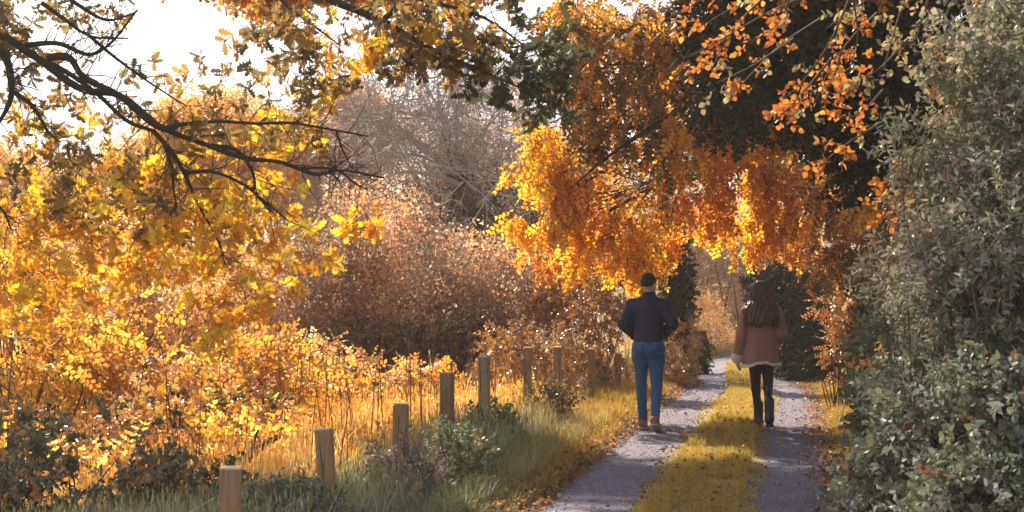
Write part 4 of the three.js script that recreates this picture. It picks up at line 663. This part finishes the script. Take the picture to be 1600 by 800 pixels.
// ------------------------------------------------------------------ hedge on the right
{
  R = rng(1000);
  const greyG = [[0.16, 0.185, 0.14], [0.215, 0.24, 0.195], [0.11, 0.13, 0.1], [0.19, 0.195, 0.12], [0.27, 0.295, 0.25], [0.085, 0.1, 0.07]], grey2 = [[0.28, 0.275, 0.22], [0.35, 0.345, 0.285], [0.2, 0.2, 0.155], [0.24, 0.225, 0.15]];
  const dry = [[0.4, 0.17, 0.06], [0.3, 0.14, 0.08]];
  bush('hedge_bramble', 'grey green bramble bank at the bottom right corner', 'bramble', [[1500, 700, 7.6, 125, 110, 0.55], [1580, 640, 7.4, 110, 130, 0.6], [1425, 745, 7.8, 75, 65, 0.45, 0.6], [1540, 780, 6.9, 130, 70, 0.4, 0.7], [1465, 620, 8.6, 85, 70, 0.5, 0.7]], 2300, 'bramble', M.grey, () => pick(R() < 0.02 ? dry : greyG), { size: [0.42, 0.8], droop: 0.25, gap: -0.22, freq: 2.2, shell: 0.4, leaves: 300, stems: 7, stemR: 0.007, clear: false });
  bush('hedge_bush', 'dull green leafy bush of the hedge, along the right hand track edge', 'bush', [[1420, 560, 11, 70, 75, 0.6], [1390, 640, 11, 48, 55, 0.4, 0.7], [1490, 510, 10.5, 80, 65, 0.7], [1410, 695, 9.6, 55, 50, 0.4, 0.6], [1460, 600, 9.8, 90, 60, 0.5, 0.7]], 1600, 'bramble', M.grey, () => pick(R() < 0.06 ? dry : [[0.12, 0.135, 0.085], [0.17, 0.185, 0.12], [0.1, 0.11, 0.07]]), { size: [0.55, 0.9], droop: 0.2, gap: -0.5, shell: 0.35 });
  bush('hedge_bush', 'olive brown bush higher in the hedge, above the small sapling', 'bush', [[1430, 450, 15, 75, 70, 0.9], [1395, 510, 16, 42, 50, 0.7, 0.6], [1375, 420, 18.5, 45, 40, 0.8, 0.6], [1470, 400, 13, 60, 80, 0.8, 0.7], [1360, 560, 19.5, 26, 40, 0.6, 0.3]], 1500, 'bramble', M.grey, () => pick([[0.16, 0.11, 0.045], [0.12, 0.1, 0.05], [0.22, 0.12, 0.045], [0.09, 0.09, 0.05], [0.36, 0.15, 0.04]]), { size: [0.7, 1.05], droop: 0.3, gap: -0.4, shell: 0.4 });
  bush('grey_leaved_shrub', 'tall shrub with fine pale grey green leaves along the right edge', 'shrub', [[1570, 380, 8, 110, 110, 0.7], [1520, 440, 8.2, 90, 80, 0.6], [1595, 250, 8.2, 75, 80, 0.6, 0.8], [1610, 120, 8.6, 60, 90, 0.5, 0.3], [1620, 20, 8.8, 60, 60, 0.5, 0.2], [1540, 310, 8.4, 60, 60, 0.5, 0.5], [1600, 500, 7.8, 90, 80, 0.6]], 3200, 'narrow', M.grey, () => pick(R() < 0.02 ? dry : grey2), { size: [0.45, 0.85], droop: 0.1, gap: -0.2, freq: 2, shell: 0.4, leaves: 260, stems: 7, stemR: 0.012, stemMat: M.paleTwig });
  bush('grey_leaved_shrub', 'wispy grey green side shoots reaching left over the dark hollow', 'shrub', [[1450, 220, 8.6, 55, 16, 0.25, 0.4], [1500, 300, 8.6, 70, 50, 0.4], [1545, 180, 8.8, 50, 60, 0.4, 0.4], [1560, 60, 9, 50, 70, 0.4, 0.3], [1420, 420, 9.5, 50, 40, 0.3, 0.4]], 420, 'narrow', M.grey, () => pick([[0.26, 0.25, 0.16], [0.22, 0.23, 0.17], [0.3, 0.28, 0.18]]), { size: [0.6, 0.95], droop: 0.2, gap: -0.2, stems: 5, stemR: 0.006 });
  // dark backing inside the hedge: inner shade painted as leaf colour
  bush('hedge_core', 'dark backing leaves inside the hedge, its inner shade put into their colour', 'hedge', [B(4.1, 1, -9, 1.0, 1.5, 1.3), B(4.6, 2.8, -9.8, 1, 1.6, 1.2), B(5.3, 1.2, -13, 1.5, 1.7, 2.2), B(7.0, 1.4, -18, 1.7, 2.2, 2.6), B(3.3, 0.5, -7.6, 0.8, 0.9, 0.8), B(4.8, 4.4, -10.5, 0.9, 1.4, 1.3)], 2600, 'bramble', M.dark, [[0.05, 0.055, 0.035], [0.07, 0.07, 0.045]], { size: [1, 1.5], gap: -0.7, shell: 0.5, stems: 12 });
  // lilac flower panicles
  const fg = mergeGeometries(Array.from({ length: 46 }, (_, i) => { const t = i / 46, a = i * 2.4, r = 0.022 * (1 - t * 0.75), g = new THREE.OctahedronGeometry(0.0075, 0); g.deleteAttribute('uv'); g.translate(Math.cos(a) * r, 0.14 * t, Math.sin(a) * r); return g; }));
  const fm = std(C(0.27, 0.25, 0.4), 0.9);
  for (const [label, spots, d] of [['lilac flower spikes drooping from the hedge beside the right hand track', [[1325, 735], [1342, 745], [1355, 738], [1335, 765], [1350, 712], [1378, 708], [1345, 775], [1330, 712], [1360, 762], [1320, 752], [1368, 728], [1336, 722], [1352, 755], [1326, 772]], 8.6], ['small cluster of lilac flowers in the middle of the hedge', [[1500, 540], [1520, 550], [1535, 542], [1515, 525], [1528, 560]], 8.1]]) {
    const b = P(spots[0][0], spots[0][1], d), o = thing('flower_cluster', b, label, 'flowers');
    for (const [x, y] of spots) { const f = part('flower_spike', fg, fm, o); f.position.copy(P(x, y, d - rr(0, 0.3)).sub(b)); f.quaternion.copy(quatY(V(rr(-1, 0.3), rr(-0.9, 0.5), rr(-0.2, 0.6)))); f.scale.setScalar(rr(0.6, 0.9)); }
    part('stem', mergeGeometries(spots.map(([x, y]) => tube([P(x + 45, y + 10, d + 0.2), P(x + 20, y - 14, d), P(x, y, d - 0.15)].map((p) => p.sub(b)), 0.005, 0.002, 4, 5))), M.twig, o);
    foliage(scatter([E([spots[0][0] + 25, spots[0][1] + 8, d, 40, 40, 0.2])], 26, { color: () => pick(greyG), size: [0.6, 0.9], gap: -1, clear: false }), 'bramble', M.grey, o);
  }
}

// ------------------------------------------------------------------ people
// naive surface nets over a distance field
function netMesh(f, lo, hi, h) {
  const nx = Math.ceil((hi[0] - lo[0]) / h) + 1, ny = Math.ceil((hi[1] - lo[1]) / h) + 1, nz = Math.ceil((hi[2] - lo[2]) / h) + 1, val = new Float32Array(nx * ny * nz), id = new Int32Array(nx * ny * nz).fill(-1), at = (i, j, k) => i + nx * (j + ny * k), pos = [], idx = [];
  for (let k = 0; k < nz; k++) for (let j = 0; j < ny; j++) for (let i = 0; i < nx; i++) val[at(i, j, k)] = f(lo[0] + i * h, lo[1] + j * h, lo[2] + k * h);
  for (let k = 0; k < nz - 1; k++) for (let j = 0; j < ny - 1; j++) for (let i = 0; i < nx - 1; i++) {
    let x = 0, y = 0, z = 0, n = 0, neg = 0;
    for (let c = 0; c < 8; c++) if (val[at(i + (c & 1), j + ((c >> 1) & 1), k + (c >> 2))] < 0) neg++;
    if (neg === 0 || neg === 8) continue;
    for (let c = 0; c < 8; c++) for (const b of [1, 2, 4]) if (!(c & b)) {
      const e = c | b, v0 = val[at(i + (c & 1), j + ((c >> 1) & 1), k + (c >> 2))], v1 = val[at(i + (e & 1), j + ((e >> 1) & 1), k + (e >> 2))];
      if ((v0 < 0) === (v1 < 0)) continue;
      const t = v0 / (v0 - v1); x += (c & 1) + (b === 1 ? t : 0); y += ((c >> 1) & 1) + (b === 2 ? t : 0); z += (c >> 2) + (b === 4 ? t : 0); n++;
    }
    id[at(i, j, k)] = pos.length / 3; pos.push(lo[0] + (i + x / n) * h, lo[1] + (j + y / n) * h, lo[2] + (k + z / n) * h);
  }
  const quad = (a, b, c, d, flip) => { if (a < 0 || b < 0 || c < 0 || d < 0) return; flip ? idx.push(a, c, b, a, d, c) : idx.push(a, b, c, a, c, d); };
  for (let k = 1; k < nz - 1; k++) for (let j = 1; j < ny - 1; j++) for (let i = 1; i < nx - 1; i++) {
    const v = val[at(i, j, k)] < 0;
    if (v !== val[at(i + 1, j, k)] < 0) quad(id[at(i, j - 1, k - 1)], id[at(i, j, k - 1)], id[at(i, j, k)], id[at(i, j - 1, k)], !v);
    if (v !== val[at(i, j + 1, k)] < 0) quad(id[at(i - 1, j, k - 1)], id[at(i - 1, j, k)], id[at(i, j, k)], id[at(i, j, k - 1)], !v);
    if (v !== val[at(i, j, k + 1)] < 0) quad(id[at(i - 1, j - 1, k)], id[at(i, j - 1, k)], id[at(i, j, k)], id[at(i - 1, j, k)], !v);
  }
  const g = new THREE.BufferGeometry(); g.setAttribute('position', new THREE.Float32BufferAttribute(pos, 3)); g.setIndex(idx); g.computeVertexNormals();
  g.setAttribute('uv', new THREE.Float32BufferAttribute(pos.flatMap((_, i) => (i % 3 === 0 ? [pos[i] + pos[i + 2] * 0.7, pos[i + 1]] : [])), 2));
  return g;
}
const cap = (ax, ay, az, bx, by, bz, r0, r1, sx = 1, sz = 1) => (x, y, z) => {
  const dx = bx - ax, dy = by - ay, dz = bz - az, t = clamp(((x - ax) * dx + (y - ay) * dy + (z - az) * dz) / (dx * dx + dy * dy + dz * dz + 1e-9), 0, 1);
  const qx = (x - ax - dx * t) / sx, qy = y - ay - dy * t, qz = (z - az - dz * t) / sz;
  return Math.sqrt(qx * qx + qy * qy + qz * qz) - lerp(r0, r1, t);
};
const ball = (x, y, z, rx, ry, rz) => (a, b, c) => { const q = Math.hypot((a - x) / rx, (b - y) / ry, (c - z) / rz); return (q - 1) * Math.min(rx, ry, rz); };
const smin = (a, b, k) => { const h = Math.max(k - Math.abs(a - b), 0) / k; return Math.min(a, b) - h * h * k * 0.25; };
const join = (k, ...fs) => (x, y, z) => { let d = 9; for (const f of fs) d = smin(d, f(x, y, z), k); return d; };
const limb2 = (pts, rs) => join(0.02, ...pts.slice(1).map((p, i) => cap(...pts[i], ...p, rs[i], rs[i + 1])));
// a hand at the wrist w pointing along d, five separate bent fingers
function hand(w, d, side, curl) {
  const D = V(...d).normalize(), U = V(side, 0, 0), F = D.clone().cross(U).normalize(), A = (u, v, n) => V(...w).addScaledVector(D, u).addScaledVector(F, v).addScaledVector(U, n).toArray();
  const fs = [cap(...w, ...A(0.085, 0, 0), 0.024, 0.032, 0.55, 1)];
  [[-0.027, 0.068], [-0.009, 0.078], [0.009, 0.074], [0.026, 0.058]].forEach(([v, l]) => fs.push(limb2([A(0.075, v, 0), A(0.085 + l * 0.45, v * 1.1, -0.012 * curl), A(0.085 + l * 0.78, v * 1.1, -0.032 * curl), A(0.085 + l * 0.9, v * 1.1, -0.05 * curl)], [0.0095, 0.009, 0.008, 0.007])));
  fs.push(limb2([A(0.025, -0.022, 0), A(0.06, -0.046, -0.012), A(0.09, -0.05, -0.025)], [0.013, 0.01, 0.008]));
  return (x, y, z) => { let m = 9; for (const f of fs) m = Math.min(m, f(x, y, z)); return m; };
}
function head(cx, cy, cz, s = 1) { // faces -z, eyes at half its height
  return join(0.018, ball(cx, cy + 0.015 * s, cz + 0.008 * s, 0.077 * s, 0.102 * s, 0.097 * s), ball(cx, cy - 0.05 * s, cz - 0.025 * s, 0.056 * s, 0.068 * s, 0.066 * s), cap(cx, cy + 0.005 * s, cz - 0.085 * s, cx, cy - 0.028 * s, cz - 0.108 * s, 0.009 * s, 0.014 * s),
    ball(cx - 0.078 * s, cy - 0.015 * s, cz + 0.012 * s, 0.012 * s, 0.03 * s, 0.018 * s), ball(cx + 0.078 * s, cy - 0.015 * s, cz + 0.012 * s, 0.012 * s, 0.03 * s, 0.018 * s), cap(cx - 0.03 * s, cy + 0.02 * s, cz - 0.083 * s, cx + 0.03 * s, cy + 0.02 * s, cz - 0.083 * s, 0.01 * s, 0.01 * s), cap(cx - 0.02 * s, cy - 0.06 * s, cz - 0.083 * s, cx + 0.02 * s, cy - 0.06 * s, cz - 0.083 * s, 0.008 * s, 0.008 * s));
}
const skin = std(C(0.5, 0.3, 0.22), 0.55), weave = tex(256, (i) => { const x = i % 256, y = i >> 8, v = 0.75 + 0.2 * Math.sin(x * 0.8 + y * 0.8) * 0.5 + 0.5 * (TB[i] - 0.5); return [v, v, v]; }, 4);
function face(o, cx, cy, cz, s, turn) {
  for (const k of [-1, 1]) { const e = part('eye', new THREE.SphereGeometry(0.011 * s, 10, 8), std(C(0.05, 0.035, 0.025), 0.2), o); e.position.copy(V(k * 0.03 * s, 0.0, -0.083 * s).applyAxisAngle(V(0, 1, 0), turn)).add(V(cx, cy, cz)); }
  const m = part('mouth', new THREE.CapsuleGeometry(0.006 * s, 0.032 * s, 4, 8).rotateZ(Math.PI / 2), std(C(0.34, 0.13, 0.11), 0.6), o); m.position.copy(V(0, -0.06 * s, -0.088 * s).applyAxisAngle(V(0, 1, 0), turn)).add(V(cx, cy, cz)); m.rotation.y = turn;
}
const turned = (f, cx, cz, a) => { const c = Math.cos(a), s = Math.sin(a); return (x, y, z) => { const u = x - cx, w = z - cz; return f(cx + u * c - w * s, y, cz + u * s + w * c); }; };
{ // man
  R = rng(1200);
  const d = 17.15, px = 1013, x = (px - 800) / S * d, o = thing('person', V(x, groundY(x, -d) + 0.012, -d), 'person in a dark navy quilted jacket and blue jeans walking away, hands in pockets', 'person');
  o.rotation.y = -0.14;
  const hx = 0.005, hy = 1.635, hz = -0.05, TURN = -0.5;
  const hd = turned(head(hx, hy, hz, 1), hx, hz, TURN), neck = cap(0, 1.4, -0.01, hx, 1.58, -0.035, 0.06, 0.054);
  const aL = [[-0.178, 1.405, 0], [-0.272, 1.19, 0.05], [-0.16, 1.06, -0.13]], aR = [[0.178, 1.405, 0], [0.275, 1.2, 0.05], [0.165, 1.07, -0.13]];
  const lL = [[-0.085, 0.87, 0], [-0.088, 0.49, -0.13], [-0.075, 0.075, -0.24]], lR = [[0.085, 0.87, 0], [0.088, 0.48, -0.02], [0.077, 0.125, 0.215]];
  const body = join(0.03, neck, cap(0, 0.98, 0, 0, 1.34, 0, 0.11, 0.13, 1.2, 0.75), cap(-0.14, 1.4, 0, 0.14, 1.4, 0, 0.055, 0.055), limb2(aL, [0.05, 0.042, 0.03]), limb2(aR, [0.05, 0.042, 0.03]), cap(-0.05, 0.92, 0, 0.05, 0.92, 0, 0.1, 0.1), limb2(lL, [0.078, 0.052, 0.038]), limb2(lR, [0.078, 0.052, 0.038]));
  const bodyG = netMesh(body, [-0.42, 0.05, -0.36], [0.42, 1.58, 0.3], 0.014), headG = netMesh((a, b, c) => Math.min(hd(a, b, c), Math.max(neck(a, b, c), 1.5 - b)), [-0.14, 1.48, -0.2], [0.15, 1.78, 0.1], 0.0055);
  const hands = [netMesh(hand(aL[2], [0.5, -0.5, -0.4], -1, 0.6), [-0.28, 0.86, -0.33], [0.02, 1.12, -0.02], 0.005), netMesh(hand(aR[2], [-0.5, -0.5, -0.4], 1, 0.6), [-0.02, 0.87, -0.33], [0.28, 1.13, -0.02], 0.005)];
  part('body', mergeGeometries([bodyG, headG, ...hands]), skin, o); face(o, hx, hy, hz, 1, TURN);
  const quilt = (y) => -0.0045 * Math.pow(Math.abs(Math.sin(Math.PI * y / 0.055)), 0.7);
  const torso = join(0.05, cap(0, 0.98, 0, 0, 1.34, 0, 0.15, 0.168, 1.06, 0.74), cap(-0.135, 1.4, 0.0, 0.135, 1.4, 0.0, 0.08, 0.08)), collar = cap(0, 1.44, 0, 0.003, 1.535, -0.02, 0.09, 0.074);
  const jack = join(0.025, torso, collar, limb2(aL, [0.074, 0.064, 0.048]), limb2(aR, [0.074, 0.064, 0.048]));
  const navy = new THREE.MeshPhysicalMaterial({ color: C(0.007, 0.011, 0.038), roughness: 0.7, sheen: 0.06, sheenColor: C(0.3, 0.35, 0.5), sheenRoughness: 0.5 });
  part('jacket', netMesh((a, b, c) => Math.max(jack(a, b, c) + quilt(b) + 0.012 * n3(a * 7, b * 11, c * 7) + 0.004 * n3(a * 28, b * 28, c * 28), 0.955 - b + 0.01 * Math.sin(a * 9), b - 1.555), [-0.46, 0.92, -0.34], [0.46, 1.6, 0.26], 0.0085), navy, o);
  const jl = (l) => join(0.03, cap(l[0][0] * 0.75, 0.93, 0, l[0][0], 0.83, 0, 0.118, 0.104, 1, 0.98), limb2(l, [0.094, 0.061, 0.05]));
  const jeansF = join(0.035, jl(lL), jl(lR), cap(-0.06, 0.93, 0.02, 0.06, 0.93, 0.02, 0.108, 0.108)), denim = std(C(0.038, 0.14, 0.32), 0.85, { map: weave, bumpMap: weave, bumpScale: 0.002 });
  const jeans = part('jeans', netMesh((a, b, c) => Math.max(jeansF(a, b, c) + 0.012 * n3(a * 12, b * 16 + a * 8, c * 12) * smooth(Math.abs(b - 0.45), 0.35, 0.02) + 0.006 * n3(a * 22, b * 30, c * 22), b - 1.0, 0.045 + 0.05 * smooth(c, 0.05, 0.25) - b), [-0.28, 0.02, -0.4], [0.28, 1.02, 0.32], 0.011), denim, o);
  for (const k of [-1, 1]) { const g = new RoundedBoxGeometry(0.1, 0.11, 0.008, 2, 0.003), p = part('pocket', g, std(C(0.024, 0.07, 0.17), 0.85, { map: weave }), jeans); p.position.set(k * 0.085, 0.86, 0.118); p.rotation.set(0.12, k * 0.28, 0); }
  const shoe = (hx0, hy0, hz0, tx, ty, tz) => {
    const up = netMesh(join(0.03, cap(hx0, hy0 + 0.03, hz0, tx, ty + 0.012, tz, 0.046, 0.034), cap(hx0, hy0 + 0.02, hz0, hx0, hy0 + 0.05, hz0 - 0.01, 0.046, 0.046)), [-0.25, -0.02, -0.6], [0.28, 0.24, 0.3], 0.01), s = part('shoe', up, std(C(0.26, 0.13, 0.065), 0.7), o);
    const so = netMesh((a, b, c) => { const l = clamp((c - hz0) / (tz - hz0), -0.2, 1.15), y0 = lerp(hy0, ty, l); return Math.max(cap(hx0, hy0, hz0, tx, ty, tz, 0.052, 0.045)(a, b, c), b - y0 + 0.002, y0 - 0.028 - b); }, [-0.25, -0.05, -0.6], [0.28, 0.24, 0.3], 0.009); part('sole', so, std(C(0.5, 0.42, 0.33), 0.8), s);
  };
  shoe(-0.075, 0.032, -0.21, -0.1, 0.03, -0.41); shoe(0.078, 0.1, 0.22, 0.115, 0.03, 0.05);
  const hairF = turned((a, b, c) => Math.max(ball(hx, hy + 0.032, hz + 0.014, 0.085, 0.1, 0.102)(a, b, c) + 0.006 * n3(a * 60, b * 60, c * 60), -(b - (hy - 0.03 + Math.max(0, (hz - c)) * 1.1))), hx, hz, TURN);
  part('hair', netMesh(hairF, [-0.13, 1.56, -0.2], [0.14, 1.79, 0.11], 0.006), std(C(0.02, 0.014, 0.011), 0.75), o);
}
{ // woman
  R = rng(1300);
  const d = 17.25, px = 1189, x = (px - 800) / S * d, o = thing('person', V(x, groundY(x, -d) + 0.012, -d), 'person with long brown hair in a fleece trimmed brown coat and black leggings', 'person');
  o.rotation.y = -0.12;
  const hx = -0.01, hy = 1.515, hz = -0.03, neck = cap(0, 1.26, 0, hx, 1.46, -0.02, 0.05, 0.046);
  const aL = [[-0.155, 1.29, 0], [-0.215, 1.03, 0.03], [-0.262, 0.8, -0.03]], aR = [[0.155, 1.29, 0], [0.225, 1.06, 0.02], [0.16, 0.93, -0.19]];
  const lL = [[-0.075, 0.78, 0], [-0.06, 0.43, -0.06], [-0.03, 0.1, -0.1]], lR = [[0.075, 0.78, 0], [0.075, 0.43, -0.03], [0.075, 0.14, 0.16]];
  const torso = join(0.03, neck, cap(0, 0.9, 0, 0, 1.22, 0, 0.1, 0.11, 1.15, 0.75), cap(-0.12, 1.29, 0, 0.12, 1.29, 0, 0.045, 0.045)), legs = join(0.03, cap(-0.05, 0.84, 0.01, 0.05, 0.84, 0.01, 0.105, 0.105), limb2(lL, [0.068, 0.044, 0.031]), limb2(lR, [0.068, 0.044, 0.031]));
  const bodyF = join(0.03, torso, limb2(aL, [0.042, 0.036, 0.026]), limb2(aR, [0.042, 0.036, 0.026]), legs);
  const bodyG = netMesh(bodyF, [-0.36, 0.08, -0.3], [0.36, 1.46, 0.28], 0.014), hd = head(hx, hy, hz, 0.95), headG = netMesh((a, b, c) => Math.min(hd(a, b, c), Math.max(neck(a, b, c), 1.38 - b)), [-0.14, 1.36, -0.18], [0.13, 1.65, 0.1], 0.0055);
  const hands = [netMesh(hand(aL[2], [-0.05, -1, -0.1], -1, 0.8), [-0.36, 0.58, -0.16], [-0.16, 0.84, 0.08], 0.004), netMesh(hand(aR[2], [-0.3, -0.5, -0.8], 1, 1), [-0.02, 0.76, -0.42], [0.28, 0.98, -0.1], 0.004)];
  part('body', mergeGeometries([bodyG, headG, ...hands]), skin, o); face(o, hx, hy, hz, 0.95, 0);
  part('leggings', netMesh((a, b, c) => Math.max(join(0.03, cap(-0.05, 0.84, 0.01, 0.05, 0.84, 0.01, 0.112, 0.112), limb2(lL, [0.076, 0.051, 0.037]), limb2(lR, [0.076, 0.051, 0.037]))(a, b, c) + 0.003 * n3(a * 30, b * 30, c * 30), b - 0.95, 0.12 - b), [-0.24, 0.08, -0.26], [0.24, 0.98, 0.28], 0.01), std(C(0.012, 0.013, 0.024), 0.32), o);
  const coatF = join(0.04, cap(0, 0.66, 0, 0, 1.2, 0, 0.215, 0.165, 1.0, 0.76), cap(-0.13, 1.28, 0, 0.13, 1.28, 0, 0.075, 0.075)), slL = limb2(aL, [0.078, 0.07, 0.062]), slR = limb2(aR, [0.078, 0.07, 0.06]);
  const fold = (a, b, c) => 0.012 * Math.sin(Math.atan2(a, c) * 5 + 1) * smooth(1.15 - b, 0, 0.5) + 0.005 * n3(a * 12, b * 9, c * 12), hem = (a) => 0.7 + 0.055 * a + 0.03 * smooth(Math.cos(a * 9), 0.4, 1);
  const suede = new THREE.MeshPhysicalMaterial({ color: C(0.3, 0.15, 0.115), roughness: 0.95, sheen: 0.4, sheenColor: C(0.6, 0.4, 0.3), sheenRoughness: 0.6, bumpMap: weave, bumpScale: 0.001 });
  const coatAll = (a, b, c) => smin(smin(Math.max(coatF(a, b, c) + fold(a, b, c), hem(a) - b), slL(a, b, c), 0.02), slR(a, b, c), 0.03);
  const coat = part('coat', netMesh((a, b, c) => Math.max(coatAll(a, b, c), b - 1.36), [-0.4, 0.6, -0.34], [0.4, 1.4, 0.3], 0.01), suede, o);
  const fleece = std(C(0.62, 0.56, 0.5), 1), fz = (a, b, c) => 0.008 * n3(a * 70, b * 70, c * 70);
  part('fleece_hem', netMesh((a, b, c) => Math.max(Math.abs(coatF(a, b, c) + fold(a, b, c)) - 0.016, Math.abs(b - hem(a) - 0.005) - 0.017) + fz(a, b, c), [-0.34, 0.62, -0.3], [0.34, 0.84, 0.3], 0.008), fleece, coat);
  for (const w of [aL, aR]) { const e = V(...w[1]), q = V(...w[2]), t = e.clone().lerp(q, 0.93).toArray(), u = e.clone().lerp(q, 1.08).toArray(); part('fleece_cuff', netMesh((a, b, c) => cap(...t, ...u, 0.066, 0.066)(a, b, c) + fz(a, b, c), t.map((v) => v - 0.12), t.map((v) => v + 0.12), 0.007), fleece, coat); }
  part('fleece_collar', netMesh((a, b, c) => { const q = Math.hypot(a / 1.25, (c + 0.0)); return Math.hypot(q - 0.098, (b - 1.355 + c * 0.3) / 1.6) - 0.032 + fz(a, b, c); }, [-0.2, 1.26, -0.18], [0.2, 1.46, 0.18], 0.008), fleece, coat);
  const boot = (h, t, lift) => { const f = join(0.03, cap(...h, h[0], h[1] + 0.2, h[2] - 0.02, 0.05, 0.058), cap(...h, ...t, 0.046, 0.04)); const b = part('boot', netMesh(f, [-0.2, -0.03, -0.45], [0.24, 0.4, 0.34], 0.009), std(C(0.012, 0.011, 0.012), 0.3), o); const dir = V(t[0] - h[0], t[1] - h[1], t[2] - h[2]), q = part('sole', new RoundedBoxGeometry(0.085, 0.03, dir.length() + 0.085, 2, 0.012), std(C(0.02, 0.02, 0.02), 0.7), b); const n = dir.clone().normalize().cross(V(1, 0, 0)).normalize(); if (n.y > 0) n.negate(); q.position.set(...h).addScaledVector(dir, 0.5).addScaledVector(n, 0.042); q.lookAt(q.position.clone().add(dir)); };
  boot([-0.03, 0.06, -0.08], [-0.06, 0.05, -0.24]); boot([0.078, 0.115, 0.2], [0.085, 0.055, 0.07]);
  // long wavy hair
  const strand = (a, b, c) => 0.0055 * Math.sin(Math.atan2(a - hx, c - hz) * 26 + 3 * Math.sin(b * 17) + 5 * n3(a * 9, b * 6, c * 9)) + 0.016 * n3(a * 13, b * 9, c * 13) + 0.009 * n3(a * 60, b * 14, c * 60);
  const hairF = join(0.05, ball(hx, hy + 0.03, hz + 0.02, 0.093, 0.102, 0.11), cap(hx, hy, hz + 0.055, -0.0, 1.3, 0.1, 0.1, 0.14, 1.2, 0.62), cap(-0.02, 1.3, 0.12, -0.0, 1.24, 0.13, 0.142, 0.15, 1.24, 0.5), cap(-0.07, hy - 0.03, 0.0, -0.13, 1.3, 0.05, 0.05, 0.055), cap(0.06, hy - 0.03, 0.0, 0.13, 1.3, 0.05, 0.05, 0.055));
  const locks = [];
  for (let i = 0; i < 90; i++) {
    const t = rr(-1.9, 1.9), w = rr(0.9, 1.1), q = [V(hx + Math.sin(t) * 0.07, hy + 0.1, hz + 0.02 + Math.cos(t) * 0.07), V(hx + Math.sin(t) * 0.1 * w, hy - 0.03, hz + 0.05 + Math.cos(t) * 0.085 * w), V(Math.sin(t) * 0.145 * w, 1.36, 0.07 + Math.cos(t) * 0.085 * w + 0.01), V(Math.sin(t + rr(-0.1, 0.1)) * 0.18 * w, 1.26, 0.1 + Math.cos(t) * 0.085 * w), V(Math.sin(t + rr(-0.15, 0.15)) * 0.18 * w, rr(1.11, 1.2), 0.11 + Math.cos(t) * 0.09 * w)];
    const wave = []; const cu = new THREE.CatmullRomCurve3(q), ph = rr(0, 6); for (let k = 0; k <= 14; k++) { const p = cu.getPoint(k / 14); p.x += 0.009 * Math.sin(k * 1.1 + ph) * k / 14; p.z += 0.007 * Math.cos(k * 1.1 + ph) * k / 14; wave.push(p); }
    const g = tube(wave, 0.0075, 0.0025, 4, 24); locks.push(g);
  }
  part('locks', mergeGeometries(locks), new THREE.MeshPhysicalMaterial({ color: C(0.09, 0.042, 0.02), roughness: 0.45, sheen: 0.2, sheenColor: C(0.5, 0.3, 0.15), sheenRoughness: 0.4 }), o);
  part('hair', netMesh((a, b, c) => Math.max(hairF(a, b, c) + strand(a, b, c), -(c - hz + 0.045) - Math.max(0, 1.37 - b) * 0.2 - Math.max(0, b - 1.57), 1.15 + 0.025 * Math.sin(a * 40) + 0.02 * n3(a * 30, 1, 1) - b), [-0.25, 1.08, -0.2], [0.25, 1.66, 0.28], 0.0065), new THREE.MeshPhysicalMaterial({ color: C(0.075, 0.034, 0.017), roughness: 0.48, sheen: 0.2, sheenColor: C(0.5, 0.3, 0.15), sheenRoughness: 0.4 }), o);
}

scene.fog = new THREE.FogExp2(new THREE.Color(1, 0.93, 0.82), 0.0011);
renderer.render(scene, camera);
